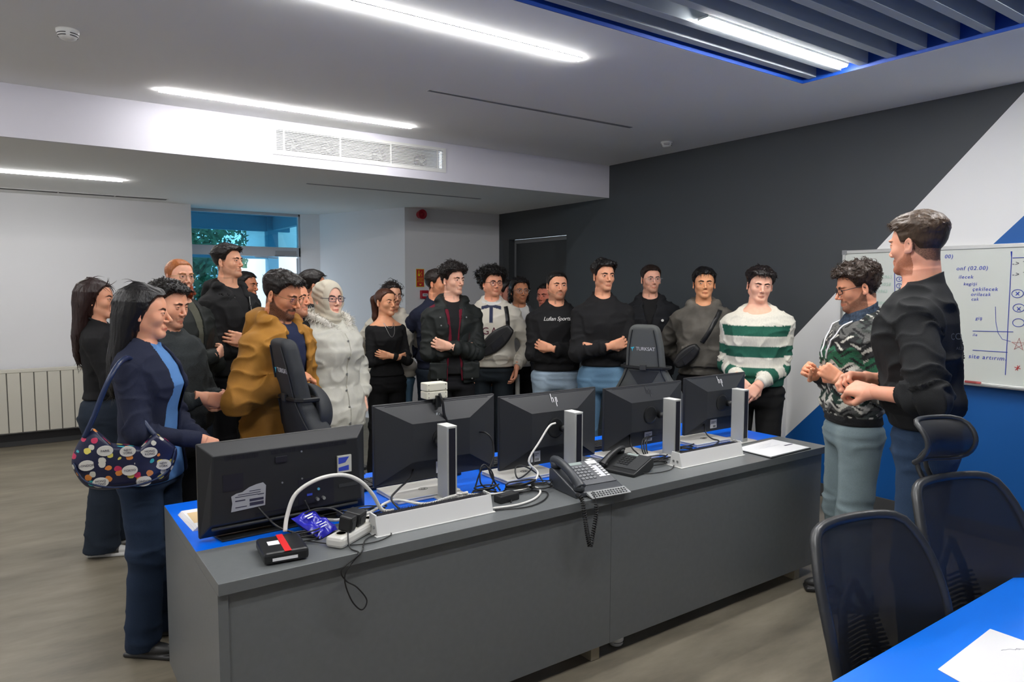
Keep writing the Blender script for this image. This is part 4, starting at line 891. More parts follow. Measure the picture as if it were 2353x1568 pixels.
def get_hand(kind, side, h):
    k = (kind, side, h)
    if k not in HANDS:
        c, sp, th = {'flat': ([.12, .1, .1, .14], .02, 0), 'relax': ([.42, .46, .5, .52], .0, .4), 'fist': ([1.35, 1.4, 1.42, 1.45], -.02, 1.5), 'hold': ([.75, .8, .85, .9], 0, .9), 'pinch': ([.95, 1.1, 1.2, 1.25], 0, 1.2)}[kind]
        HANDS[k] = hand_mesh(side, c, sp, th, h, 0.045)
    return HANDS[k]

# ------------------------------------------------------------------ body profiles (for a 1.75 m figure)
PZ = np.array([.76, .88, .95, 1.05, 1.15, 1.28, 1.36, 1.42, 1.46, 1.50, 1.54])
PROF = {'m': (np.array([.160, .168, .162, .150, .152, .168, .168, .140, .092, .062, .054]), np.array([.108, .114, .112, .104, .108, .120, .114, .096, .078, .060, .055]), np.array([0, 0, 0, .006, .010, .010, 0, -.010, -.020, -.024, -.022])),
        'f': (np.array([.165, .176, .166, .130, .130, .146, .146, .120, .078, .051, .045]), np.array([.114, .122, .112, .092, .096, .120, .108, .088, .068, .052, .046]), np.array([0, -.005, 0, .004, .010, .018, .004, -.010, -.020, -.024, -.022]))}
class Fig:
    pass
def torso_d(p, g, off=0.0, bell=0.0):
    rx, ry, cy = PROF[g.sex]; z = p[:, 2]; sw = off
    X = np.interp(z, PZ, rx*g.w)+sw+bell*np.clip(1.25-z, 0, 1); Y = np.interp(z, PZ, ry*g.d+g.belly*np.exp(-((PZ-1.05)/.13)**2)*.5)+sw+bell*np.clip(1.25-z, 0, 1); C = np.interp(z, PZ, cy+g.belly*np.exp(-((PZ-1.05)/.13)**2)*.5)
    x = p[:, 0]/X; y = (p[:, 1]-C)/Y; e = 2.35; k0 = (np.abs(x)**e+np.abs(y)**e)**(1/e)+1e-6
    g_ = np.sqrt((x/X)**2+(y/Y)**2)+1e-6; d = k0*(k0-1)/g_
    d = np.where(k0 < .35, -.5*np.minimum(X, Y), d)
    q = np.stack([np.abs(p[:, 0]), p[:, 1], p[:, 2]], 1)
    sh = cone(q, (.050, -.014, 1.432), (g.sx-.014, -.006, 1.376), .038+off*.8, .047+off*.75)
    d = np.maximum(d, p[:, 2]-1.545-off)
    return smin(d, sh, .045)
def ik(S, W, l1, l2, hint):
    S = np.array(S, float); W = np.array(W, float); v = W-S; L = np.linalg.norm(v); L = min(L, (l1+l2)*.995); u = v/np.linalg.norm(v); W = S+u*L
    a = (l1*l1-l2*l2+L*L)/(2*L); hh = math.sqrt(max(0, l1*l1-a*a)); n = np.array(hint, float); n = n-u*(n@u); n /= np.linalg.norm(n)+1e-9
    return S+u*a+n*hh, W
def arm_d(p, g, side, off, cuff=.0, puff=0.0):
    S, E, W = g.arm[side]; a = cone(p, S, E, .044*g.aw+off, .039*g.aw+off); b = cone(p, E, W, .039*g.aw+off, .027*g.aw+off*(.75))
    f = (W-E)/np.linalg.norm(W-E); b = np.maximum(b, (p-W)@f+cuff)
    return a, b
def arm_s(p, g, side):
    S, E, W = g.arm[side]; d1 = E-S; L1 = np.linalg.norm(d1); d2 = W-E; L2 = np.linalg.norm(d2)
    t1 = np.clip(((p-S)@d1)/L1, 0, L1); t2 = np.clip(((p-E)@d2)/L2, 0, L2); e1 = np.linalg.norm(p-S-t1[:, None]*d1/L1, axis=1); e2 = np.linalg.norm(p-E-t2[:, None]*d2/L2, axis=1)
    return np.where(e1 < e2, t1, L1+t2), L1, L1+L2
def top_fn(p, g, c):
    off = c.get('off', .016); hem = c.get('hem', .90); bell = c.get('bell', 0); t = torso_d(p, g, off, bell)
    if c.get('band'):                                       # gathered hem of a sweatshirt
        t = t+.012*sstep(hem+.075, hem+.05, p[:, 2])-.010*np.exp(-((p[:, 2]-hem-.10)/.035)**2)
    t = smax(t, hem-p[:, 2]+c.get('hemtilt', 0)*p[:, 1], .012)
    if c.get('belt') : t = t+.02*np.exp(-((p[:, 2]-c['belt'])/.03)**2)
    nz = c.get('neckz', 1.496); t = smax(t, p[:, 2]-nz+p[:, 1]*c.get('necktilt', .5)+(c.get('wide', 0) and -0.0), .008)
    if c.get('open'):
        o = c['open']; ww = np.interp(p[:, 2], [z for z, w in o], [w for z, w in o]); inner = torso_d(p, g, off-.014, bell)
        t = np.maximum(t, np.where((p[:, 1] > .0) & (p[:, 2] < 1.44) & (np.abs(p[:, 0]) < .13), -inner, -9)) if c.get('shell', True) else t
        cut = np.where(p[:, 1] > 0, ww-np.abs(p[:, 0]-c.get('openx', 0)), -1); t = smax(t, cut, .006)
    d = t
    if c.get('sleeves', True):
        for s_ in (1, -1):
            cf = c.get('cuff', {}).get(s_, c.get('cuffall', .0)); a, b = arm_d(p, g, s_, off*c.get('soff', .9), cf)
            if c.get('quilt'):
                s, L1, L = arm_s(p, g, s_); b = b-.006*np.sin(s*55); a = a-.006*np.sin(s*55)
            s2 = g.arm[s_][2]-g.arm[s_][1]; ab = smin(a, b, .03)
            if c.get('rib', True):
                W = g.arm[s_][2]; f = s2/np.linalg.norm(s2); q = (p-W)@f+cf; near = np.linalg.norm(p-W, axis=1) < .11; ab = ab+np.where(near, .007*sstep(-.055, -.045, q)-.004*np.exp(-((q+.075)/.02)**2), 0)
            d = smin(d, a, .035); d = smin(d, ab, .014)
    q = np.stack([np.abs(p[:, 0]), p[:, 1], p[:, 2]], 1)
    if c.get('hood'):
        hs = c['hood']; r = .026*hs
        dd = smin(cone(q, (.050, .078, 1.425), (.098, .0, 1.490), r*.55, r), cone(q, (.098, .0, 1.490), (.055, -.095, 1.500), r, r*1.15), .02)
        dd = smin(dd, cone(q, (.0, -.115, 1.500), (.055, -.095, 1.500), r*1.15, r*1.15), .02); dd = smin(dd, ell(p, (0, -.135, 1.43), (.105, .045*hs, .085*hs)), .035)
        d = smin(d, dd, .012)
    if c.get('ring'):
        e = 1.0; a = np.sqrt((p[:, 0]/1.0)**2+((p[:, 1]+.018))**2); zz = p[:, 2]-(nz-.004)+p[:, 1]*c.get('necktilt', .5); d = smin(d, np.sqrt((a-c.get('ringr', .070))**2+zz**2)-.0085, .008)
    if c.get('collar'):                                       # standing or folded collar
        a = np.sqrt((p[:, 0])**2+((p[:, 1]+.020))**2); h_ = c['collar']; dd = np.maximum(np.abs(a-.074-.12*(1.49+h_/2-p[:, 2]))-.006, np.abs(p[:, 2]-1.475+p[:, 1]*.30)-h_/2)
        if c.get('vee'): dd = np.maximum(dd, np.where(p[:, 1] > 0, c['vee']-np.abs(p[:, 0])-(1.47-p[:, 2])*.0, -1))
        d = smin(d, dd, .006)
    if c.get('pockets'):
        for s_ in (1, -1):
            pk = c['pockets']; Y = .105+off; d = smin(d, rbox(p, (s_*pk[0], .115*g.d+off-.006+pk[4]*0, pk[1]), (pk[2], .016, pk[3]), .010), .006)
    if c.get('quilt'):
        zz = p[:, 2]; ar = np.abs(p[:, 0]) < .30; d = d-.007*np.abs(np.sin((zz-.02*p[:, 0])*c['quilt']))*1.0
    return d
def folds(P, G, g, amp, freq=1.0, seed=0, elbow=1.0):
    """cloth folds as a displacement along the normal"""
    wp = P+.03*np.stack([vnoise(P*6, seed+5), vnoise(P*6, seed+6), vnoise(P*6, seed+7)], 1)
    n = 1-np.abs(vnoise(wp*np.array([10, 10, 15])*freq, seed)); big = vnoise(wp*np.array([5, 5, 6])*freq, seed+1)
    t = (n**3-.35)*amp+big*amp*.6
    D = t.copy()
    for s_ in (1, -1):
        S, E, W = g.arm[s_]; s, L1, L = arm_s(P, g, s_); a, b = arm_d(P, g, s_, .03); near = np.minimum(a, b) < .0
        near &= (torso_d(P, g, -.02) > 0) & (P[:, 2] < 1.40)
        el = np.exp(-((s-L1)/.09)**2)+.6*np.exp(-((s-L+.07)/.06)**2)+.35
        r = 1-np.abs(vnoise(np.stack([s*26+1.2*vnoise(P*14, seed+3), P[:, 0]*6, P[:, 1]*6], 1), seed+2))
        D = np.where(near, ((r**2.5-.4)*1.6*amp)*el*elbow, D)
    D = D*sstep(g.hem-.005, g.hem+.05, P[:, 2]) if hasattr(g, 'hem') else D
    return P+G*D[:, None]
# ------------------------------------------------------------------ people
def cloth(name, col, rough=.85, scale=350, bump=.25, namp=.06, nscale=18, sheen=0): return mat(name, col, rough, nscale=nscale, namp=namp, bump=bump, bscale=scale, spec=.25, sheen=sheen)
POSES = {
 'crossed': {1: ((-.055, .205, 1.150), (.62, .0, -1), (-.92, -.38, .22), (.25, -1, .1), 'relax'), -1: ((.060, .160, 1.125), (-.62, .0, -1), (.9, -.42, .05), (0, -1, 0), 'relax')},
 'crossed2': {-1: ((.055, .205, 1.150), (-.62, .0, -1), (.92, -.38, .22), (-.25, -1, .1), 'relax'), 1: ((-.060, .160, 1.125), (.62, .0, -1), (-.9, -.42, .05), (0, -1, 0), 'relax')},
 'clasp': {1: ((.075, .215, .965), (.4, -1, -.3), (-.75, .35, -.45), (-.2, -1, .1), 'hold'), -1: ((-.065, .205, .945), (-.4, -1, -.3), (.75, .4, -.4), (.2, -1, .1), 'hold')},
 'clasplow': {1: ((.085, .195, 1.00), (.45, -1, -.2), (-.6, .3, -.6), (-.2, -1, -.1), 'hold'), -1: ((-.05, .205, .975), (-.45, -1, -.2), (.55, .3, -.65), (.2, -1, -.2), 'relax')},
 'down': {1: ((.245, .045, .865), (.6, -1, 0), (-.02, .12, -1), (-1, 0, 0), 'relax'), -1: ((-.245, .045, .865), (-.6, -1, 0), (.02, .12, -1), (1, 0, 0), 'relax')},
 'pocket': {1: ((.215, .075, .93), (1, -.8, 0), (-.15, .25, -1), (-1, .1, 0), 'relax'), -1: ((-.215, .075, .93), (-1, -.8, 0), (.15, .25, -1), (1, .1, 0), 'relax')},
 'behind': {1: ((.10, -.20, .98), (1, -.4, -.2), (-.7, -.1, -.7), (0, 1, 0), 'relax'), -1: ((-.10, -.20, .98), (-1, -.4, -.2), (.7, -.1, -.7), (0, 1, 0), 'relax')},
 'explain': {1: ((.08, .16, 1.17), (.6, -1, -.5), (-.35, .75, .45), (-.8, -.3, -.1), 'fist'), -1: ((-.155, .13, 1.18), (-.6, -1, -.5), (.30, .75, .5), (.8, -.3, -.1), 'fist')},
 'gesture': {1: ((.03, .185, 1.14), (.9, -.5, -.7), (-.55, .8, .05), (-.55, .1, -.8), 'pinch'), -1: ((-.14, .150, 1.11), (-.9, -.45, -.7), (.42, .88, .05), (.55, 0, -.8), 'pinch')},
 'claspmid': {1: ((.085, .225, 1.15), (.6, -.8, -.5), (-.75, .45, -.25), (-.3, -1, .1), 'hold'), -1: ((-.075, .215, 1.13), (-.6, -.8, -.5), (.75, .5, -.2), (.3, -1, .1), 'hold')},
}
def person(label, xy, ztop, az, haz, sex='m', pitch=0.0, roll=0.0, w=1.0, d=1.0, belly=0.0, pose='crossed', head=None, skin=(235, 180, 145), hair=None, hcol=(30, 24, 20), beard=None, bcol=None, top=None, inner=None,
           legs=None, shoes=None, glasses=None, lean=0.0, res=.0034, cres=.0095, hs=1.0, gaze=(0, 0), aw=1.0, sx=None, extra=None, group=None, hatmesh=None, stance=0.0, hip=0.0):
    g = Fig(); g.sex = sex; g.w = w; g.d = d; g.belly = belly; g.aw = aw*(1.0 if sex == 'm' else .86); g.sx = sx or (.170 if sex == 'm' else .150)*(.5+.5*w)
    root = thing('person', label, 'person', (xy[0], xy[1], 0), -math.radians(az), group); root['category'] = 'person'
    if hair: hair = dict(hair); hair['top'] = hair.get('top', .02)*.74; hair['side'] = hair.get('side', .008)*.72; hair['front'] = hair.get('front', 0)*.6; hair['len'] = hair.get('len', .03)*.72
    hT = (hair or {}).get('top', .012); head = dict(head or {}); head.setdefault('fem', 1 if sex == 'f' else 0)
    S = (ztop-hT*.8)/1.75; g.S = S
    # arms
    ps = POSES[pose] if isinstance(pose, str) else pose; g.arm = {}; g.hand = {}
    for s_ in (1, -1):
        q = ps[s_]; Wt = np.array(q[0], float); Wt[1] += belly*.8+(d-1)*.12; Wt[0] *= 1.0
        E, W = ik((s_*g.sx, -.006, 1.358), Wt, .285, .262, q[1]); g.arm[s_] = (np.array((s_*g.sx, -.006, 1.358)), E, W); g.hand[s_] = q[2:]
    # head placement (metres, root frame)
    yaw = -math.radians(haz-az); R = rotM(yaw, math.radians(pitch), math.radians(roll)); chin = 1.75*S-.232*hs; piv = np.array((0, -.028, chin+.045)); off0 = np.array((0, -.020, .045))*hs
    lv = np.array((0, lean, 0.0)); R_ = R
    def to_head(P): return ((P-piv-lv) @ R_)/hs+off0/hs*1.0
    def from_head(Q): return ((Q-off0/hs)*hs) @ R_.T+piv+lv
    nk = .0535 if sex == 'm' else .0455
    nk *= (.6+.4*w)*head.get('neck', 1.0)
    nb = from_head(np.array([[0, -.030, .060]]))[0]; nf = from_head(np.array([[0, .012, .020]]))[0]
    lowz = 1.36*S
    def sk(P):
        q = to_head(P); d_ = head_fn(q, head)*hs
        d_ = smin(d_, cone(P, (0, -.035+lean*.85, 1.42*S), nb, nk*1.12, nk*.93), .03)
        d_ = smin(d_, cone(P, (0, -.012+lean*.85, 1.435*S), nf, nk*.80, nk*.62), .035)
        Q_ = P/S; Q_[:, 1] -= lean/S*np.clip((Q_[:, 2]-1.0)/.5, 0, 1); c_ = torso_d(Q_, g, -.004)*S; d_ = smin(d_, c_, .025)
        return smax(d_, lowz-P[:, 2], .004)
    top_ = max(chin+.26*hs, 1.7*S)
    V, F, G = sdf_mesh(sk, (-.215, -.175+min(0, lean), lowz-.01), (.215, .175+max(0, lean), top_), res)
    fm = face_masks(to_head(V), head); fm[to_head(V)[:, 2] < -.04] = 0
    F = [tuple(f) for f in F]; mi = [0]*len(F); VV = [V]; FM = [fm]; n = len(V)
    for s_ in (1, -1):
        if head.get('eye', 1.0) < .25: break
        ev, ef, em = eyeball((s_*.031, .0735, .1145), np.eye(3), (math.radians(gaze[0]), math.radians(gaze[1]))); ev = from_head(ev); VV.append(ev); FM.append(np.zeros((len(ev), 4))); F += [tuple(i+n for i in f) for f in ef]; mi += em; n += len(ev)
    for s_ in (1, -1):
        dr, pn, kind = g.hand[s_]; hv, hf, hg = get_hand(kind, s_, .0032 if res < .003 else .004)
        y = np.array(dr, float); y /= np.linalg.norm(y); z = -np.array(pn, float); z = z-y*(y@z); z /= np.linalg.norm(z); x = np.cross(y, z); Mh = np.stack([x, y, z], 1); k = S*(1.0 if sex == 'm' else .88)
        P = hv*k @ Mh.T+g.arm[s_][2]*S+np.array((0, lean*min(1, max(0, (g.arm[s_][2][2]-1.0)/.5)), 0))
        VV.append(P); FM.append(np.zeros((len(P), 4))); F += [tuple(i+n for i in f) for f in hf]; mi += [0]*len(hf); n += len(P)
        if (top or {}).get('cuff', {}).get(s_):            # bare forearm below a pushed-up sleeve
            E, W = g.arm[s_][1]*S, g.arm[s_][2]*S; fv, ff, fg = sdf_mesh(lambda q: cone(q, E, W, .040*aw, .026), np.minimum(E, W)-.06, np.maximum(E, W)+.06, .006)
            fv[:, 1] += lean*.25; VV.append(fv); FM.append(np.zeros((len(fv), 4))); F += [tuple(i+n for i in f) for f in ff]; mi += [0]*len(ff); n += len(fv)
    sc = srgb(*skin); hc = srgb(*hcol); bc = srgb(*(bcol or hcol)); lip = tuple(c*k for c, k in zip(sc, (.74, .34, .34) if sex == 'f' else (.70, .42, .38)))
    ms = skin_mat('skin', sc, tuple(c*.9 for c in hc), bc, lip, beard or 0, (hair or {}).get('scalp', .0 if not hair else .85))
    np_mesh('body', np.concatenate(VV), F, [ms, M_eyew, M_iris, M_pupil], root, {'fm': np.concatenate(FM)}, mi)
    # hair
    M_h = mat('hair_%d_%d_%d' % tuple(hcol), hc, .42, nscale=30, namp=.25, bump=.5, bscale=60, stretch=(3, 3, 1), spec=.4)
    if hair: make_hair(root, head, hair, M_h, to_head, from_head, hs, S)
    if (hair or {}).get('beard'): make_beard(root, head, hair['beard'], mat('beardhair_%d_%d_%d' % tuple(bcol or hcol), bc, .6, nscale=60, namp=.3, bump=.5, bscale=250), from_head)
    if glasses: make_glasses(root, glasses, from_head, head)
    # clothes
    def garment(name, c, fn, lo, hi, h, M, colf=None):
        V, F, G = sdf_mesh(fn, lo, hi, h); g.hem = c.get('hem', .9)
        if c.get('fold'): V = folds(V, G, g, c['fold'], c.get('freq', 1.0), c.get('seed', 0))
        at = {'Col': np.concatenate([colf(V, g), np.ones((len(V), 1))], 1)} if colf else None
        V2 = V*S; V2[:, 1] += lean*np.clip((V[:, 2]-1.0)/.5, 0, 1)
        BV.append((V2, F)); return np_mesh(name, V2, F, M, root, at)
    BV = [(np.concatenate(VV), F)]
    c = dict(top); A = np.concatenate([np.array(g.arm[s_]) for s_ in (1, -1)]); pad = .075+c.get('off', .016)*1.3
    lo = np.minimum(A.min(0)-pad, (-.28-belly, -.23-belly, c.get('hem', .9)-.03)); hi = np.maximum(A.max(0)+pad, (.28, .23+belly, 1.60)); lo[2] = min(lo[2], c.get('hem', .9)-.03)
    garment(c.get('name', 'sweater'), c, lambda p: top_fn(p, g, c), lo, hi, cres, c['mat'], c.get('colf'))
    for ci in (inner or []):
        garment(ci.get('name', 'shirt'), ci, lambda p, ci=ci: top_fn(p, g, ci), (-.24-belly, -.2-belly, ci.get('hem', .9)-.03), (.24+belly, .24+belly, 1.60), max(cres, .009), ci['mat'], ci.get('colf'))
    lg = dict(off=.012, flare=.0, top=.99, hemz=.035); lg.update(legs or {})
    st = stance; lg['top'] = max(lg['top'], top.get('hem', .9)+.06) if top.get('hem', .9) < 1.0 or lg['top'] < 1.02 else lg['top']; rs = lg.get('rise', 0.0)
    def legs_fn(p):
        o = lg['off']; q = p.copy(); d = None
        pel = torso_d(p, g, o-.004); pel = smax(pel, .80+rs-p[:, 2], .05); pel = smax(pel, p[:, 2]-lg['top'], .006)
        for s_ in (1, -1):
            hp = (s_*.088*g.w, -.004, .90+rs); kn = (s_*(.098+.3*st), .018, .49); an = (s_*(.105+.6*st), -.012, .06)
            a = smin(cone(p, hp, kn, .086*(.4+.6*g.w)+o, .060+o+lg['flare']*.2), cone(p, kn, an, .060+o+lg['flare']*.2, .043+o+lg['flare']), .03)
            d = a if d is None else np.minimum(d, a)
        d = smin(d, pel, .03); d = smax(d, lg['hemz']-p[:, 2], .004); hm_ = top.get('hem', .9); return d+.026*sstep(hm_-.03, hm_+.02, p[:, 2])
    V, F, G = sdf_mesh(legs_fn, (-.32, -.24-belly, lg['hemz']-.02), (.32, .25+belly, 1.13), .011)
    n_ = 1-np.abs(vnoise(np.stack([V[:, 0]*7, V[:, 1]*7, V[:, 2]*24], 1), 3)); amp = .010*(np.exp(-((V[:, 2]-.49)/.10)**2)+np.exp(-((V[:, 2]-.10)/.09)**2)+.25+.8*np.exp(-((V[:, 2]-.88)/.05)**2)); V = V+G*((n_**3-.4)*amp)[:, None]
    sd = np.exp(-((V[:, 0]*0+np.abs(V[:, 1]+.0))/.006)**2)
    col = np.ones((len(V), 4)); lc = lg['col']; fade = .5+.5*vnoise(V*np.array([14, 14, 5]), 9); wear = lg.get('wear', .35)*np.exp(-((np.abs(np.abs(V[:, 0])-.1))/.035)**2)*(V[:, 1] > 0)*(1-.4*fade)
    col[:, :3] = np.array(lc)*(1+(wear+.12*(fade-.5))[:, None]*np.array([1.2, 1.1, 1.0])); np_mesh(lg.get('name', 'jeans'), V*S, F, lg.get('mat') or mat('denim', (.1, .1, .1), .85, attr='Col', nscale=300, namp=.12, bump=.15, bscale=400, spec=.2), root, {'Col': col})
    # shoes
    sh = dict(col=(.02, .02, .02), sole=(.02, .02, .02)); sh.update(shoes or {})
    if 'shoe' not in HANDS:
        def shoe_fn(p):
            d = smin(ell(p, (0, .045, .040), (.042, .135, .038)), ell(p, (0, -.03, .075), (.036, .055, .055)), .03); d = smin(d, rbox(p, (0, .04, .012), (.044, .138, .013), .012), .008); d = smax(d, p[:, 2]-.115, .004); return smax(d, .001-p[:, 2], .002)
        HANDS['shoe'] = sdf_mesh(shoe_fn, (-.07, -.13, -.01), (.07, .21, .13), .006)
    V, F, G = HANDS['shoe']; col = np.where((V[:, 2] < .026)[:, None], np.array(sh['sole']), np.array(sh['col'])); 
    if sh.get('toe'): col = np.where(((V[:, 1] > .115) & (V[:, 2] > .02))[:, None], np.array(sh['sole']), col); col = np.where(((np.abs(V[:, 0]) < .014) & (V[:, 1] > .04) & (V[:, 2] > .045) & (np.sin(V[:, 1]*260) > 0))[:, None], np.array(sh['sole']), col)
    for s_ in (1, -1):
        a = -s_*.12; Rm = np.array([[math.cos(a), -math.sin(a), 0], [math.sin(a), math.cos(a), 0], [0, 0, 1]]); P = V @ Rm.T*(S if sex == 'm' else S*.88)+np.array((s_*(.107+.6*st)*S, -.005, 0))
        np_mesh('shoe', P, F, mat('shoe_material', (.1, .1, .1), .45, attr='Col', bump=.1, bscale=200), root, {'Col': np.concatenate([col, np.ones((len(V), 1))], 1)})
    root['_S'] = S; g.root = root; g.from_head = from_head; g.lean = lean
    from mathutils.bvhtree import BVHTree
    trees = [BVHTree.FromPolygons([tuple(v) for v in v_], [tuple(f) for f in f_]) for v_, f_ in BV[:2]]
    def surf(x, z, front=True, e=.004):                   # point on the front (or back) of the clothed body, root frame
        x = np.atleast_1d(np.array(x, float)); z = np.atleast_1d(np.array(z, float)); x, z = np.broadcast_arrays(x, z); sg = 1 if front else -1; P = []; last = 0.0
        for a, b in zip(x, z):
            ys = [h[0].y*sg for h in (t.ray_cast(Vector((a*S, sg*.7, b*S)), Vector((0, -sg, 0))) for t in trees) if h[0] is not None]; y = max(ys) if ys else last; last = y; P.append((a*S, sg*(y+e), b*S))
        return np.array(P)
    g.surf = surf
    del root['_S']
    return g
def hair_T(p, hr, head):
    ms = sstep(0, .012+hr.get('soft', .0), p[:, 2]-hairline(p, head)); z = p[:, 2]; t = sstep(.13, .195, z)
    T = hr.get('side', .008)*(1-t)+hr.get('top', .02)*t
    T = T*(1+hr.get('asym', 0)*np.sign(p[:, 0])*sstep(.15, .2, z))
    T = T+hr.get('front', .0)*np.exp(-((p[:, 1]-.075)/.03)**2-((z-.205)/.03)**2)+hr.get('back', .0)*sstep(-.02, -.08, p[:, 1])*sstep(.05, .12, z)
    ear = np.exp(-((p[:, 1]+.008)/.022)**2-((z-.100)/.020)**2)*(np.abs(p[:, 0]) > .05); ms = ms*(1-np.clip(ear*1.6*(0 if hr.get('cover') else 1), 0, 1))
    nz = hr.get('noise', .25); sc = hr.get('nscale', 70.); st = np.array(hr.get('stretch', (1, .45, 1)))
    n = 1-np.abs(vnoise(p*sc*st, 11)); n2 = vnoise(p*sc*.45*st, 12)
    T = T*(1+nz*((n-.5)*1.2+n2))
    return -.007+ms*(T+.007)
def long_fn(p, hr):
    L = hr['long']; z = p[:, 2]; zz = np.array([-L, -L+.05, -.10, 0, .10, .16, .21, .245]); 
    rx = np.array([.035, .062, .090, .092, .094, .092, .070, .02])*hr.get('lw', 1); ry = np.array([.022, .036, .050, .058, .078, .090, .072, .02]); cy = np.array([-.085, -.085, -.075, -.058, -.040, -.022, -.018, -.015])+hr.get('ly', 0)
    X, Y, C = np.interp(z, zz, rx), np.interp(z, zz, ry), np.interp(z, zz, cy); k = np.sqrt((p[:, 0]/X)**2+((p[:, 1]-C)/Y)**2)+1e-6; d = k*(k-1)/(np.sqrt((p[:, 0]/X**2)**2+((p[:, 1]-C)/Y**2)**2)+1e-6)
    d = np.maximum(d, np.maximum(-L-z, z-.245)); fy = hr.get('cut', .012); d = smax(d, p[:, 1]-np.interp(z, [-.2, .06, .16, .19], [fy, fy, fy+.03, .12]), .01)
    n = 1-np.abs(vnoise(p*np.array([75, 75, 7]), 13)); return d-(n-.5)*.007-vnoise(p*np.array([22, 22, 5]), 14)*.005
def make_hair(root, head, hr, M_h, to_head, from_head, hs, S):
    def fn(p):
        d = skull(p, head)-hair_T(p, hr, head)
        if hr.get('long'): d = smin(d, long_fn(p, hr), .012)
        if hr.get('pony'):
            pts = hr['pony']; q = p; e = None
            for a, b, ra, rb in pts: c_ = cone(q, a, b, ra, rb); e = c_ if e is None else smin(e, c_, .02)
            n = 1-np.abs(vnoise(p*np.array([80, 80, 9]), 15)); d = smin(d, e-(n-.5)*.006, .008)
        return d
    L = hr.get('long', 0); lo = (-.14, -.18, -.03-L if L else -.02); hi = (.14, .15, .29)
    if hr.get('pony'): lo = (-.14, -.22, min(min(a[2], b[2]) for a, b, _, _ in hr['pony'])-.04)
    V, F, G = sdf_mesh(fn, lo, hi, hr.get('res', .0042), 2)
    sk = skull(V, head); keep = sk > -.0035; fk = keep[F].any(1); F = F[fk]
    # locks
    rng = np.random.RandomState(hr.get('seed', 1)); nl = hr.get('locks', 500); cand = np.where(sk > .006)[0]
    VV = [from_head(V)]; FF = [tuple(f) for f in F]; n = len(V)
    if len(cand) and nl:
        idx = rng.choice(cand, nl); ln = hr.get('len', .03); cu = hr.get('curl', .2); 
        for i in idx:
            p = V[i]; nn = G[i]; z = p[2]
            fl = np.array(hr.get('flow', (0, 1, .1))) if (z > .165 and not (L and z < .0)) else np.array((0, -.45, -1.0))
            if L and z < .15: fl = np.array((0, 0, -1.))
            fl = fl+rng.normal(0, hr.get('mess', .22), 3); fl = fl-nn*(fl@nn)+nn*hr.get('lift', .04); fl /= np.linalg.norm(fl)+1e-9
            le = ln*rng.uniform(.6, 1.3)*(1.0 if z > .165 or L else .45); if_side = hr.get('side', .008) < .006 and z < .165
            if if_side: continue
            sd = np.cross(fl, nn); ph = rng.uniform(0, 6.28); r0 = hr.get('lr', .0028)*rng.uniform(.7, 1.2); pts = []
            for k in range(5):
                t = k/4; q = p-nn*.003+fl*le*t+cu*le*.5*(sd*math.sin(ph+t*5*min(1, cu*2))+nn*(math.cos(ph+t*5*min(1, cu*2))-math.cos(ph))*.8)-nn*t*t*le*(min(.55, le*5.5) if cu < .8 else .1)-np.array((0, 0, 1.))*t*t*le*.25*(cu < .8)
                pts.append((q, r0*(1-t)**.7+.0003))
            ring = []
            for q, r in pts:
                for k in range(3): w = 2.094*k; ring.append(q+(nn*math.cos(w)+sd*math.sin(w))*r)
            VV.append(from_head(np.array(ring)))
            for a in range(4):
                for k in range(3): FF.append((n+a*3+k, n+a*3+(k+1) % 3, n+a*3+3+(k+1) % 3, n+a*3+3+k))
            n += 15
    np_mesh(hr.get('name', 'hair'), np.concatenate(VV), FF, M_h, root)
def make_beard(root, head, b, M, from_head):
    def fn(p):
        fm = face_masks(p, head); k = np.clip((fm[:, 2]-.35)/.4, 0, 1); n = vnoise(p*130, 21)
        T = b['t']*(1+.25*n)*(.55+.45*sstep(.06, .02, p[:, 2]))+b.get('chin', 0)*np.exp(-((p[:, 1]-.07)/.035)**2)*sstep(.035, .0, p[:, 2])
        q = p.copy(); return skull(q, head)+.0-(-.008+k*(T+.008))*np.where(p[:, 2] > -.035, 1, 0)
    V, F, G = sdf_mesh(fn, (-.1, -.04, -.05), (.1, .13, .13), .004, 1); sk = skull(V, head); fk = (sk > -.002)[F].any(1); F = F[fk]
    rng = np.random.RandomState(5); cand = np.where(sk > .003)[0]; VV = [from_head(V)]; FF = [tuple(f) for f in F]; n = len(V)
    for i in rng.choice(cand, 350):
        p = V[i]; nn = G[i]; fl = np.array((0, .3, -1.))+rng.normal(0, .4, 3); fl = fl-nn*(fl@nn)+nn*.5; fl /= np.linalg.norm(fl); sd = np.cross(fl, nn); ring = []
        for k in range(3):
            q = p+fl*.010*k/2; r = .0016*(1-k/2.2)
            for j in range(3): ring.append(q+(nn*math.cos(2.094*j)+sd*math.sin(2.094*j))*r)
        VV.append(from_head(np.array(ring)))
        for a in range(2):
            for k in range(3): FF.append((n+a*3+k, n+a*3+(k+1) % 3, n+a*3+3+(k+1) % 3, n+a*3+3+k))
        n += 9
    np_mesh('beard', np.concatenate(VV), FF, M, root)
M_lens = glassy('spectacle_lens', (.96, .97, 1.0), .06, .03)
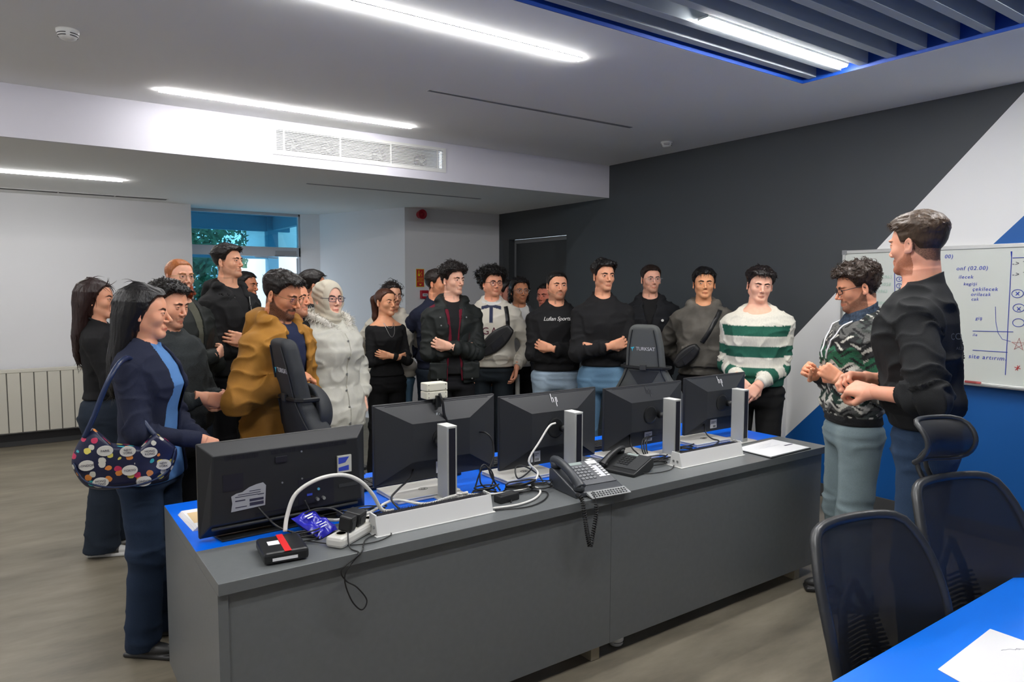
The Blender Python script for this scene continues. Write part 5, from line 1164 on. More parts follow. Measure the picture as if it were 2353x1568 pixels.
def make_glasses(root, gl, from_head, head):
    w = head.get('w', 1.0); rx, rz, ex = gl.get('rx', .024), gl.get('rz', .019), gl.get('e', 2.6); r = gl.get('r', .0013); cx, cz, cy = .0335, .1125, .0985
    M = gl['mat']; m = MB(); P = lambda a: [tuple(q) for q in from_head(np.array(a))]
    def rim(s): 
        out = []
        for k in range(28):
            a = 2*math.pi*k/28; c, sn = math.cos(a), math.sin(a); q = (abs(c)**ex+abs(sn)**ex)**(-1/ex); x = cx+rx*c*q; out.append((s*x, cy-.35*max(0, x-.03)-.05*abs(x-.0335), cz+rz*sn*q))
        return out
    for s in (1, -1): m.tube(P(rim(s)), r, 6, closed=True)
    m.tube(P([(-cx+rx*.98, cy, cz+.004), (0, cy+.003, cz+.008), (cx-rx*.98, cy, cz+.004)]), r, 6)
    for s in (1, -1): m.tube(P([(s*(cx+rx), cy-.012, cz+.006), (s*(.076*w+.002), .078, cz+.006), (s*(.0785*w+.003), .0, cz+.008), (s*(.079*w+.002), -.018, cz-.006)]), r*.9, 6)
    o = m.build('glasses', M, root, smooth=True)
    for s in (1, -1):
        l = MB(); q = rim(s); l.add(P([tuple(np.mean(np.array(q), 0))]+q), [(0, i+1, (i+1) % 28+1) for i in range(28)]); l.build('lens', M_lens, o)
def decal(g, name, s, size, M, x0, z0, front=True, shear=0.0, spacing=1.0, e=.003, rot=0.0):
    me = text_mesh(s, size, 0, shear, spacing); co = np.zeros(len(me.vertices)*3); me.vertices.foreach_get('co', co); co = co.reshape(-1, 3)
    c_, s_ = math.cos(rot), math.sin(rot); sg = -1 if front else 1     # lettering on the chest reads from the front
    X = (co[:, 0]*c_-co[:, 1]*s_); Z = co[:, 0]*s_+co[:, 1]*c_; P = g.surf(x0+sg*X, z0+Z, front, e=e); me.vertices.foreach_set('co', P.ravel()); me.update()
    return finish(name, me, M, g.root)
def ribbon_on(g, pts, width, m, name, e=.006, n=40, front=True):
    """flat strap laid over the garment along (x,z) points; returns object"""
    P = np.array([tuple(v) for v in smooth_path([(a, 0, b) for a, b in pts], 10)])[:, [0, 2]]; T = np.gradient(P, axis=0); T /= np.linalg.norm(T, axis=1)[:, None]; Nn = np.stack([-T[:, 1], T[:, 0]], 1)
    rows = [g.surf(P[:, 0]+Nn[:, 0]*width*k, P[:, 1]+Nn[:, 1]*width*k, front, e=e) for k in (-.5, 0, .5)]; V = np.concatenate(rows); n_ = len(P); F = [(j*n_+i, j*n_+i+1, (j+1)*n_+i+1, (j+1)*n_+i) for j in (0, 1) for i in range(n_-1)]
    o = np_mesh(name, V, F, m, None); sm = o.modifiers.new('thick', 'SOLIDIFY'); sm.thickness = .003; sm.offset = 0; o.matrix_world = Matrix.Identity(4); return o
# ------------------------------------------------------------------ the people in the photograph
def place(px, ytop, pxm, phi, phih):
    q = CAM+ray(px, ytop)*(F_PX/pxm); va = math.degrees(math.atan2(q[0], q[1])); return (q[0], q[1]), q[2], va+180-phi, va+180-phih
def human(label, px, ytop, pxm, phi, phih, **k):
    xy, zt, a, b = place(px, ytop, pxm, phi, phih); k.setdefault('res', .0026 if pxm > 420 else .0032 if pxm > 300 else .0036 if pxm > 262 else .0042); return person(label, xy, zt, a, b, **k)
C_black = cloth('black_cotton', (.012, .012, .013)); C_char = cloth('charcoal_fleece', (.016, .017, .018)); C_knit = cloth('dark_grey_knit', (.028, .034, .036), scale=220, bump=.5, namp=.2, nscale=140)
C_navy = cloth('navy_wool', (.016, .020, .042)); C_denimshirt = cloth('light_denim', (.10, .24, .52), scale=500); C_must = cloth('mustard_canvas', (.34, .155, .022), .75, nscale=10, namp=.14); C_navyh = cloth('navy_cotton', (.014, .020, .052))
C_puff = cloth('cream_nylon', (.60, .59, .52), .55, scale=120, bump=.1); C_cream = cloth('cream_fleece', (.66, .62, .53), sheen=.2); C_tee = cloth('white_cotton', (.72, .72, .70)); C_ghood = cloth('washed_grey_cotton', (.115, .105, .09), nscale=7, namp=.35)
C_greyj = cloth('grey_wool', (.055, .06, .068)); C_olive = cloth('black_green_nylon', (.014, .017, .016), .6); C_maroon = cloth('maroon_lining', (.14, .008, .022)); C_scarf = cloth('cream_scarf', (.60, .55, .44)); C_dnm = cloth('black_denim', (.014, .015, .018), scale=500, bump=.4)
J_dark = dict(name='jeans', col=(.018, .026, .040)); J_blue = dict(name='jeans', col=(.035, .075, .16)); J_light = dict(name='jeans', col=(.36, .47, .58), wear=.2); J_mid = dict(name='jeans', col=(.10, .19, .29)); J_grey = dict(name='jeans', col=(.19, .25, .27)); J_blk = dict(name='trousers', col=(.010, .010, .012), wear=.0)
M_zip = mat('zip_metal', (.5, .5, .48), .35, .9); M_gblk = mat('glasses_black', (.01, .01, .015), .3); M_ggold = mat('glasses_gold', (.35, .25, .12), .3, .8); M_gclear = mat('glasses_clear_grey', (.45, .42, .40), .3, .3)
def sweat(m, **k): d = dict(name='sweater', mat=m, off=.018, hem=.90, band=True, fold=.011, ring=True); d.update(k); return d
def coat(m, **k): d = dict(name='jacket', mat=m, off=.028, hem=.84, open=[(.6, .10), (1.0, .06), (1.3, .05), (1.5, .065)], fold=.013, neckz=1.50); d.update(k); return d
def under(m, **k): d = dict(name='shirt', mat=m, off=.010, hem=.93, sleeves=False, fold=.005, ring=True); d.update(k); return d

# 1 long-haired woman at far left
human('long-haired woman in a black top and wide dark jeans at the far left', 224, 640, 376, 76, 72, sex='f', pose='crossed', skin=(222, 165, 138), hcol=(38, 20, 18),
      hair=dict(top=.016, side=.018, cover=True, long=.28, lw=1.25, ly=-.01, locks=350, len=.09, lr=.0022, mess=.12, curl=.1, stretch=(1, 1, .15)), top=sweat(C_black, name='top', off=.008, band=False, hem=1.0, fold=.007), legs=dict(J_dark, flare=.05, top=1.03), shoes=dict(col=(.03, .03, .03), sole=(.6, .6, .58), toe=True))
# 2 woman in navy blazer
POSES['handbag'] = {1: ((.07, .27, 1.03), (.7, -1, -.4), (-.5, .6, -.5), (-.3, -1, 0), 'hold'), -1: ((-.05, .25, .97), (-.7, -1, -.2), (.5, .3, -.8), (.3, -1, 0), 'hold')}
g2 = human('woman in a navy blazer over a blue denim shirt standing at the desk corner', 330, 650, 516, 62, 80, sex='f', pose='handbag', w=1.0, d=1.08, skin=(226, 168, 140), hcol=(14, 12, 14), pitch=4,
      hair=dict(top=.020, side=.022, cover=False, long=.27, lw=1.12, ly=-.012, cut=.03, locks=500, len=.06, lr=.0018, mess=.10, curl=.15, flow=(0, -1, .0), front=.006), head=dict(nose=1.7, fat=.3),
      top=coat(C_navy, name='blazer', off=.020, hem=.84, open=[(.6, .12), (.95, .075), (1.2, .07), (1.5, .05)], collar=.04, vee=.045, fold=.010, rib=False), inner=[under(C_denimshirt, off=.005, hem=.83, collar=.035, vee=.02, ring=False)], legs=dict(J_blue, col=(.016, .029, .058), flare=.022), shoes=dict(col=(.012, .012, .012)), cres=.008)
m = MB()
for z in (1.36, 1.27, 1.18, 1.09, 1.0): p = g2.surf(.0, z, e=.0)[0]; m.tube([tuple(p), tuple(p+np.array((0, .004, 0)))], .006, 10)
m.build('shirt_buttons', mat('button_white', (.7, .7, .68), .4), g2.root)['kind'] = 'stuff'
# 3 man in dark grey zip cardigan
g3 = human('dark-haired man in a charcoal knitted zip cardigan with hands folded, eyes lowered', 382, 637, 452, 48, 52, pose='claspmid', w=1.05, d=1.1, belly=.05, skin=(228, 172, 145), hcol=(20, 16, 15), pitch=10, beard=.35, head=dict(fat=1.0, w=1.06, jaw=1.15, eye=.45),
      hair=dict(top=.030, side=.010, front=.012, noise=.4, nscale=60, stretch=(1, 1, 1), locks=500, len=.03, curl=.7), top=sweat(C_knit, name='cardigan', off=.022, collar=.05, ring=False, hem=.90), legs=J_blk, cres=.008)
# 4 red-bearded man
human('red-bearded man with round glasses in a black overshirt, arms crossed', 416, 593, 352, 45, 30, pose='crossed', skin=(236, 184, 160), hcol=(165, 96, 48), bcol=(150, 62, 20), head=dict(w=.98), glasses=dict(mat=M_ggold, rx=.022, rz=.019, e=2.1),
      hair=dict(top=.007, side=.004, noise=.2, locks=250, len=.018, scalp=.75, beard=dict(t=.013, chin=.020)), top=coat(C_olive, name='overshirt', off=.022, hem=.86, collar=.05, vee=.05, fold=.010, rib=False, open=[(.6, .04), (1.2, .02), (1.5, .04)]), inner=[under(cloth('olive_tee', (.10, .10, .075)))], legs=J_dark)
# 5 tall man black hoodie
g5 = human('tall man in an open black zip hoodie standing highest at the window', 526, 558, 322, 42, 58, pose='crossed2', w=.9, skin=(232, 178, 150), hcol=(22, 18, 18), beard=.3, pitch=-4,
      hair=dict(top=.030, side=.004, front=.008, back=.0, noise=.25, locks=450, len=.035, scalp=.8), top=coat(C_black, name='hoodie', off=.024, hood=1.15, hem=.92, open=[(.6, .01), (1.25, .012), (1.38, .045), (1.5, .075)], ring=False), inner=[under(C_black, name='tee', off=.006)], legs=J_blk)
m = MB()
for s_ in (1, -1): P = g5.surf([s_*.016, s_*.03, s_*.046, s_*.060], [1.27, 1.33, 1.385, 1.42], e=.004); m.tube([tuple(p) for p in P], .003, 6)
m.build('zip', M_zip, g5.root)
# 6 hidden man behind
human('man behind the tall man in the hoodie, only his forehead and dark hair showing', 563, 622, 268, 20, 58, pose='down', skin=(190, 128, 98), hcol=(16, 13, 13), hair=dict(top=.020, side=.008, locks=250), top=sweat(C_black), legs=J_dark)
# 7 mustard jacket
POSES['hold'] = {1: ((.10, .185, 1.20), (.5, .1, -1), (-.75, .5, .05), (-.2, -.3, -1), 'hold'), -1: ((-.04, .16, 1.13), (-.8, -.4, -1), (.8, .2, .0), (.2, -.3, -1), 'hold')}
def c_must(V, g):
    c = np.tile(np.array((.34, .155, .022)), (len(V), 1)); a = np.minimum(*arm_d(V, g, 1, .03)); t = torso_d(V, g, .03); b = (V[:, 0] > .055) & (V[:, 0] < .135) & (V[:, 2] > 1.20) & (V[:, 2] < 1.325) & (V[:, 1] > .03) & (t < a+.01); c[b] = (.012, .014, .022); return c
g7 = human('bearded man in a mustard jacket over a navy hoodie behind the black gaming chair', 624, 615, 442, 48, 54, pose='hold', lean=.055, w=.95, d=.95, skin=(214, 150, 115), hcol=(26, 20, 17), beard=.93, pitch=17, head=dict(nose=1.6, eye=.6, jaw=1.05), glasses=dict(mat=M_ggold, rx=.022, rz=.019, e=2.2, r=.0011),
      hair=dict(top=.026, side=.007, front=.014, noise=.3, locks=600, len=.03, curl=.35, scalp=.85), top=coat(mat('mustard_attr', (.3, .1, .02), .72, attr='Col', nscale=10, namp=.14, bump=.2, bscale=300, spec=.3), name='jacket', colf=c_must, off=.034, hem=.86, hood=1.5, fold=.017, open=[(.6, .03), (1.1, .035), (1.3, .06), (1.5, .075)]), inner=[under(C_navyh, name='hoodie', off=.018, hood=1.0, ring=False)], legs=J_dark, cres=.0075)
m = MB()
for x0, z0, x1, z1 in ((.115, 1.10, .065, .955),): P = g7.surf(np.linspace(x0, x1, 6), np.linspace(z0, z1, 6), e=.003); m.tube([tuple(p) for p in P], .006, 6)
m.build('zip', M_gblk, g7.root)
m = MB(); P = g7.surf(np.interp(np.linspace(.9, 1.42, 20), [.6, 1.1, 1.3, 1.5], [.034, .039, .064, .079]), np.linspace(.9, 1.42, 20), e=.002); m.tube([tuple(p) for p in P], .003, 6); m.build('zip_edge', M_gblk, g7.root)
# 8 face behind
human('man almost hidden behind the mustard jacket, face showing at its right', 674, 638, 365, 40, 62, pose='down', w=.85, skin=(228, 165, 135), hcol=(26, 20, 18), beard=.5, hair=dict(top=.018, side=.008, locks=250), top=sweat(C_black), legs=J_dark)
# 9 behind hijab
human('short-haired man in a black jacket behind the woman with the cream headscarf', 722, 618, 300, 70, 100, pose='down', w=1.05, skin=(226, 165, 135), hcol=(24, 18, 16), glasses=dict(mat=M_gblk), hair=dict(top=.024, side=.004, locks=450, len=.028, scalp=.85), top=coat(C_black, off=.035, hem=.86, collar=.05, open=None), legs=J_blk)
# 10 woman with hijab
def headscarf(root, g, head, from_head, M):
    def fn(p):
        n = .0022*np.sin(p[:, 2]*150+p[:, 1]*60+3*vnoise(p*9, 3)); d = skull(p, dict(head, w=1.0))-.013-n*(p[:, 1] < .05)-.006*sstep(.02, -.06, p[:, 1])*sstep(.18, .06, p[:, 2])
        d = smin(d, cone(p, (0, -.02, .06), (0, -.02, -.06), .072, .080)-n, .03); d = smin(d, ell(p, (0, .025, -.02), (.070, .060, .045))-n, .03)
        f = ell(p, (0, .090, .105), (.054, .060, .082)); d = smax(d, -f, .006); return smax(d, -.085-p[:, 2], .004)
    V, F, G = sdf_mesh(fn, (-.13, -.16, -.1), (.13, .14, .26), .0035); np_mesh('headscarf', from_head(V), F, M, root)
def fur(g, pts, r, M, n, name='fur_trim', seed=2, ln=.03):
    rng = np.random.RandomState(seed); P = np.array([tuple(v) for v in smooth_path(pts, 12)]); VV = []; FF = []; c = 0
    m = MB(); m.tube([tuple(p) for p in P], r*.7, 8); VV.append(np.array(m.v)); FF += m.f; c = len(m.v)
    for _ in range(n):
        i = rng.randint(len(P)); u = rng.normal(0, 1, 3); u /= np.linalg.norm(u); p = P[i]+u*r*.6; d = u+rng.normal(0, .4, 3)+np.array((0, 0, -.2)); d /= np.linalg.norm(d); s = np.cross(d, rng.normal(0, 1, 3)); s /= np.linalg.norm(s); t = np.cross(d, s); l = ln*rng.uniform(.5, 1.2)
        for k, (f, rr) in enumerate(((0, .0022), (.6, .0016), (1, .0003))): VV.append(np.array([p+d*l*f+np.array((0, 0, -.3*l*f*f))+(s*math.cos(w)+t*math.sin(w))*rr for w in (0, 2.09, 4.19)]))
        for a in range(2):
            for k in range(3): FF.append((c+a*3+k, c+a*3+(k+1) % 3, c+a*3+3+(k+1) % 3, c+a*3+3+k))
        c += 9
    return np_mesh(name, np.concatenate(VV)*g.S, FF, M, g.root)
g10 = human('woman in a cream headscarf, dark glasses and cream quilted coat behind the desk', 757, 642, 352, 45, 35, sex='f', pose='pocket', w=1.1, d=1.1, skin=(236, 190, 172), hcol=(60, 42, 32), head=dict(fat=.4), glasses=dict(mat=mat('glasses_navy', (.01, .012, .05), .3), rx=.025, rz=.017, e=3.5, r=.002),
      top=coat(C_puff, name='quilted_coat', off=.050, soff=.85, hem=.76, quilt=24, fold=.010, open=None, collar=.07, neckz=1.49, bell=.02), legs=J_dark)
headscarf(g10.root, g10, dict(fem=1), g10.from_head, C_scarf)
fur(g10, [(.05, .10, 1.40), (.115, .06, 1.475), (.15, -.03, 1.515), (.12, -.13, 1.53), (0, -.18, 1.535), (-.12, -.13, 1.53), (-.15, -.03, 1.515), (-.115, .06, 1.475), (-.05, .10, 1.40)], .034, cloth('fur_white', (.70, .67, .60)), 1500, ln=.04)
m = MB(); P = g10.surf(np.full(24, .02), np.linspace(.79, 1.40, 24), e=.004); m.tube([tuple(p) for p in P], .004, 6); m.build('placket', C_puff, g10.root)
m = MB()
for z in np.linspace(.8, 1.35, 6): p = g10.surf(.03, z, e=.004)[0]; m.tube([tuple(p-np.array((0, .004, 0))), tuple(p+np.array((0, .003, 0)))], .007, 10)
m.build('snap', M_zip, g10.root)
# 11 girl in black dress
def c_skin(V, g): return np.tile(np.array(srgb(222, 165, 132)), (len(V), 1))
g11 = human('young woman in an off-shoulder black dress with a silver necklace, arms crossed', 886, 661, 268, 22, 40, sex='f', pose='crossed2', w=.98, skin=(228, 170, 136), hcol=(72, 40, 26), head=dict(w=.97),
      hair=dict(top=.010, side=.010, noise=.12, locks=300, len=.03, mess=.1, flow=(0, -1, .0), scalp=.9, pony=[((0, -.10, .165), (0, -.150, .13), .028, .034), ((0, -.150, .13), (-.01, -.150, -.02), .034, .030), ((-.01, -.150, -.02), (-.02, -.135, -.15), .030, .010)]),
      top=sweat(C_black, name='dress_top', off=.006, band=False, hem=.95, neckz=1.415, necktilt=.12, ring=False, fold=.008), legs=dict(name='dress_trousers', col=(.008, .008, .009), wear=0, flare=.03, top=1.1))
m = MB()
for dz, wd in ((-.045, .045), (-.125, .050)): x = np.linspace(-wd, wd, 13); z = 1.435+dz*(1-(x/wd)**2); P = g11.surf(x, np.minimum(z, 1.44), e=.004); m.tube([tuple(p) for p in P], .0016, 5)
m.build('necklace', M_zip, g11.root)
# 12 woman in cream hoodie behind
human('woman with curly hair and glasses in a cream hoodie behind the woman in black', 899, 648, 258, 10, 30, sex='f', pose='behind', w=1.15, skin=(220, 170, 145), hcol=(32, 22, 20), glasses=dict(mat=M_gblk), hair=dict(top=.014, side=.016, cover=True, long=.16, locks=600, len=.05, curl=1.1, mess=.4, lw=.95, noise=.4), top=sweat(C_cream, name='hoodie', off=.035, hood=1.2, ring=False, hem=.88), legs=J_mid)
# 13 man behind parka man
human('man in a navy top half hidden behind the man in the hooded parka', 1003, 617, 258, 20, 62, pose='behind', skin=(222, 158, 125), hcol=(34, 24, 20), hair=dict(top=.026, side=.014, locks=400), beard=.3, top=sweat(C_navy), legs=J_dark)
# 14 parka
g14 = human('curly-topped man in an open dark parka with maroon lining, arms crossed', 1038, 602, 290, 8, 42, pose='crossed2', w=.93, skin=(238, 190, 168), hcol=(28, 21, 19), beard=.22, head=dict(nose=1.4, w=.95),
      hair=dict(top=.046, side=.010, front=.016, noise=.5, nscale=45, stretch=(1, 1, 1), locks=900, len=.035, curl=.9, mess=.5, scalp=.8), top=coat(C_olive, name='parka', off=.027, hem=.86, hood=1.25, fold=.013, open=[(.6, .085), (1.0, .06), (1.2, .035), (1.5, .075)], pockets=(.125, .96, .065, .065, 0)),
      inner=[under(C_maroon, name='lining', off=.020, hem=.88, fold=0, ring=False, neckz=1.47, open=[(.6, .07), (1.0, .045), (1.2, .02), (1.5, .045)], shell=True), under(C_black, name='hoodie', off=.016, hood=.8, ring=False)], legs=J_blk)
m = MB()
for x, z in ((.105, 1.36), (-.09, 1.36), (.10, 1.30), (.13, .90), (-.13, .90), (.09, .89)): p = g14.surf(x, z, e=.0)[0]; m.tube([tuple(p), tuple(p+np.array((0, .006, 0)))], .006, 10)
m.build('snap', M_zip, g14.root)
# 15 curly man in cream pullover
def c_gap(V, g):
    c = np.tile(np.array((.66, .62, .53)), (len(V), 1)); x, y, z = V.T; b = (y > .03) & (((np.abs(x) < .016) & (z > 1.305) & (z < 1.47)) | ((z > 1.435-.25*np.abs(x)) & (z < 1.462-.25*np.abs(x)) & (np.abs(x) < .085))); c[b] = (.018, .026, .07); return c
g15 = human('curly-haired man with glasses in a cream fleece pullover wearing a black crossbody bag', 1130, 612, 262, -2, 22, pose='pocket', w=1.08, d=1.1, belly=.05, skin=(232, 168, 140), hcol=(16, 13, 13), beard=.25, head=dict(fat=1.1, w=1.05, jaw=1.1), glasses=dict(mat=M_gblk, rx=.025, rz=.020, e=2.2, r=.0015),
      hair=dict(top=.050, side=.030, back=.01, noise=.55, nscale=55, stretch=(1, 1, 1), locks=1600, len=.028, curl=1.5, mess=.8, lift=.5, flow=(0, .2, .4), cover=True), top=sweat(mat('gap_attr', (.6, .6, .5), .9, attr='Col', bump=.3, bscale=250, sheen=.2), name='pullover', colf=c_gap, off=.030, collar=.05, ring=False, vee=.035, hem=.93, fold=.012), inner=[under(C_tee, name='tee', off=.012, neckz=1.50, hem=1.03)], legs=dict(J_dark, col=(.016, .022, .028)), cres=.0075)
decal(g15, 'chest_letters', 'GAP', .085, cloth('maroon_print', (.10, .012, .03)), -.015, 1.235, spacing=1.25)
# 16 face in the back
human('young man at the back between the curly-haired man and the one in a white tee', 1163, 641, 238, 30, 58, pose='down', skin=(214, 155, 140), hcol=(24, 20, 20), hair=dict(top=.022, side=.014, locks=300), top=sweat(C_black), legs=J_dark)
# 17 white tee grey jacket
human('man with chin-length hair and glasses in a grey jacket over a white tee', 1194, 636, 248, 10, 20, pose='down', skin=(196, 138, 105), hcol=(20, 16, 16), beard=.4, glasses=dict(mat=M_gclear, rx=.024, rz=.020, e=2.6, r=.0016), hair=dict(top=.022, side=.022, cover=True, long=.02, lw=1.0, locks=500, len=.05, curl=.5, mess=.35, noise=.3), top=coat(C_greyj, off=.024, hem=.88, open=[(.6, .09), (1.2, .08), (1.5, .08)], collar=.04, vee=.06), inner=[under(C_tee, name='tee')], legs=J_blk)
# 18 lettered sweater
g18 = human('man in a black sweatshirt with white script lettering and pale jeans, arms crossed', 1279, 621, 280, 2, 18, pose='crossed2', w=1.08, d=1.08, belly=.03, skin=(232, 172, 142), hcol=(18, 15, 14), beard=.5, head=dict(fat=.7, w=1.03, jaw=1.12), hair=dict(top=.014, side=.006, noise=.15, locks=350, len=.018, scalp=.9), top=sweat(C_black, off=.024, hem=.955), legs=J_light, cres=.009)
decal(g18, 'chest_letters', 'Lufian Sports', .043, mat('white_print', (.75, .74, .70), .7), -.0, 1.372, shear=.35, spacing=.95, rot=.02)
# 19 behind him
human('man hidden behind the man with the lettered sweatshirt, only an ear and dark hair showing', 1257, 650, 236, 10, -30, pose='down', skin=(210, 130, 110), hcol=(14, 12, 12), hair=dict(top=.018, side=.012, locks=250), top=sweat(C_black), legs=J_dark)
# 20 tall black sweater
human('tall slim man in a plain black sweater and blue jeans, arms crossed', 1386, 593, 300, 3, 25, pose='crossed', w=.93, skin=(224, 166, 136), hcol=(20, 17, 17), beard=.2, head=dict(w=.95), hair=dict(top=.034, side=.010, front=.012, noise=.35, locks=550, len=.035, curl=.3, scalp=.85), top=sweat(C_black, off=.020, hem=.99), legs=J_mid)
# 21 denim jacket
g21 = human('man with clear glasses in a black denim jacket behind the grey gaming chair', 1495, 607, 268, 0, 18, pose='crossed', w=1.05, skin=(236, 182, 160), hcol=(36, 24, 18), bcol=(90, 55, 35), beard=.4, glasses=dict(mat=M_gclear, rx=.024, rz=.017, e=3.0), hair=dict(top=.020, side=.005, front=.006, noise=.2, locks=450, len=.025, scalp=.85), top=coat(C_dnm, off=.026, hood=.9, hem=.86, open=[(.6, .01), (1.25, .012), (1.4, .05), (1.5, .07)], pockets=(.095, 1.27, .055, .055, 0)), inner=[under(C_black, name='tee')], legs=J_blk)
m = MB(); p = g21.surf(-.10, 1.31, e=.0)[0]; m.tube([tuple(p), tuple(p+np.array((0, .02, 0)))], .011, 16); m.build('badge', mat('badge_white', (.8, .8, .75), .4), g21.root)
# 22 washed grey hoodie
g22 = human('man with centre-parted hair in a washed grey hoodie wearing a black waist bag', 1618, 612, 296, -2, 6, pose='behind', w=.98, skin=(228, 168, 128), hcol=(14, 12, 12), head=dict(eye=.6, w=1.0), gaze=(-25, 10), hair=dict(top=.028, side=.014, noise=.25, locks=600, len=.045, mess=.2, flow=(0, .8, 0), front=-.004), top=sweat(C_ghood, name='hoodie', off=.032, hood=1.15, ring=False, hem=.95, fold=.012, pockets=(.0, 1.09, .14, .075, 0)), legs=J_blk)
# 23 green and white striped jumper
def c_stripe(V, g):
    z = V[:, 2]; W = np.array((.70, .67, .57)); Gn = np.array((.012, .105, .065)); t = torso_d(V, g, .02); q = np.full(len(V), 9.); sA = np.zeros(len(V))
    for s_ in (1, -1): a = np.minimum(*arm_d(V, g, s_, .02)); s = arm_s(V, g, s_)[0]; sA = np.where(a < q, s, sA); q = np.minimum(q, a)
    arm = q < t-.004; gt = (((z-.862) % .142) < .070) & (z < 1.42); gt |= z < 1.005; gs = (((sA-.13) % .135) < .066) & (sA > .10) & (sA < .50)
    return np.where(np.where(arm, gs, gt)[:, None], Gn, W)
g23 = human('man in a cream and green striped knitted jumper leaning at the wall, hands folded low', 1743, 608, 328, -6, 12, pose='clasplow', w=1.04, d=1.05, skin=(236, 186, 164), hcol=(24, 17, 16), pitch=8, roll=-4, head=dict(eye=.45, fat=.3, w=1.02, jaw=1.1), hair=dict(top=.036, side=.014, front=.020, noise=.35, nscale=60, locks=700, len=.035, curl=.3), top=sweat(mat('stripe_attr', (.5, .5, .5), .92, attr='Col', bump=.35, bscale=200, stretch=(1, 1, .3), nscale=120, namp=.08), name='striped_jumper', colf=c_stripe, off=.027, hem=.945, fold=.010, neckz=1.472), legs=dict(name='trousers', col=(.012, .012, .012), wear=0), cres=.0068)
# 24 patterned sweater
def c_patt(V, g):
    z = V[:, 2]; t = torso_d(V, g, .02); q = np.full(len(V), 9.); sA = np.zeros(len(V)); uA = np.zeros(len(V))
    for s_ in (1, -1): a = np.minimum(*arm_d(V, g, s_, .02)); s = arm_s(V, g, s_)[0]; sA = np.where(a < q, s, sA); uA = np.where(a < q, np.arctan2(V[:, 1]-g.arm[s_][1][1], V[:, 0]-g.arm[s_][1][0])*.07, uA); q = np.minimum(q, a)
    arm = q < t-.002; v = np.where(arm, 1.40-sA, z); u = np.where(arm, uA*1.0+V[:, 0]*.6, np.arctan2(V[:, 0], V[:, 1])*.17)
    C_ = {'k': (.012, .012, .013), 'g': (.10, .10, .095), 'w': (.55, .53, .47), 'e': (.018, .11, .055), 'd': (.012, .035, .025)}
    seq = 'kggkkeewwgkdwgkwwdk'; b = (1.50-v)/.036; k = np.clip(np.floor(b+.5*np.sin(u*60)).astype(int), 0, len(seq)-1); base = np.array([C_[ch] for ch in seq])[k]
    zz = u*11+np.where((k % 2) == 0, 1, -1)*(b-np.floor(b))*.55; ln = np.abs(zz-np.round(zz)) < .10; dark = base.sum(1) < .15; base = np.where(ln[:, None], np.where(dark[:, None], np.array(C_['w']), np.array(C_['k'])), base)
    blk = (np.floor(zz+.5).astype(int) % 5 == 2) & ~ln; base = np.where(blk[:, None], base*.45+np.array((.02, .03, .025)), base)
    end = (arm & (sA > .49)) | (z < .99); return np.where(end[:, None], np.array((.010, .010, .011)), base)
g24 = human('bearded man with glasses in a black, green and cream patterned jumper, fists raised', 1976, 596, 450, -68, -74, pose='explain', w=1.0, d=.95, belly=.01, skin=(228, 165, 135), hcol=(52, 38, 28), bcol=(50, 34, 26), beard=.75, pitch=14, head=dict(nose=1.5, eye=.6), glasses=dict(mat=M_gblk, rx=.024, rz=.013, e=3.5, r=.0018),
      hair=dict(top=.032, side=.012, front=.012, noise=.45, nscale=60, stretch=(1, 1, 1), locks=1100, len=.028, curl=1.0, mess=.5), top=sweat(mat('pattern_attr', (.5, .5, .5), .95, attr='Col', bump=.8, bscale=120, nscale=200, namp=.15), name='patterned_jumper', colf=c_patt, off=.028, hem=.945, fold=.014, neckz=1.485), inner=[under(cloth('check_navy', (.03, .045, .07), nscale=60, namp=.6), name='collared_shirt', off=.016, collar=.05, vee=.02, ring=False, neckz=1.52, hem=1.03)], legs=dict(J_grey, off=.018, rise=.02), cres=.0062)
m = MB()
for s_ in (1, -1): P = g24.surf(np.linspace(s_*.075, s_*.03, 14), np.linspace(1.47, 1.27, 14), e=.004); m.tube([tuple(p) for p in P], .005, 4)
m.build('lanyard', mat('lanyard_white', (.7, .7, .72), .6), g24.root)
# 25 man in the foreground seen from behind
g25 = human('tall man in a black sweatshirt with pushed-up sleeves, seen from behind in the foreground', 2156, 478, 582, -92, -118, pose='gesture', w=.95, d=.94, belly=.01, skin=(232, 172, 148), hcol=(72, 56, 42), bcol=(140, 72, 36), beard=.75, lean=.075, aw=.92, pitch=4, hs=1.02, head=dict(neck=1.1),
      hair=dict(top=.028, side=.006, front=.006, noise=.25, locks=1400, len=.028, lr=.0020, curl=.25, scalp=.9, res=.0035, line=-.0), top=sweat(C_char, off=.024, hem=.985, fold=.017, cuff={1: .15, -1: .15}, rib=False), legs=dict(J_blue, col=(.028, .052, .10), off=.010, rise=.045), cres=.0065, res=.0025)
decal(g25, 'back_letters', 'CONVERSE', .032, mat('grey_print', (.10, .105, .11), .7), -.03, 1.315, front=False, spacing=1.1); decal(g25, 'back_letters', 'ALL DAY OFFICIAL', .014, mat('grey_print', 0), -.03, 1.275, front=False); decal(g25, 'back_letters', 'since', .014, mat('grey_print', 0), -.03, 1.25, front=False)

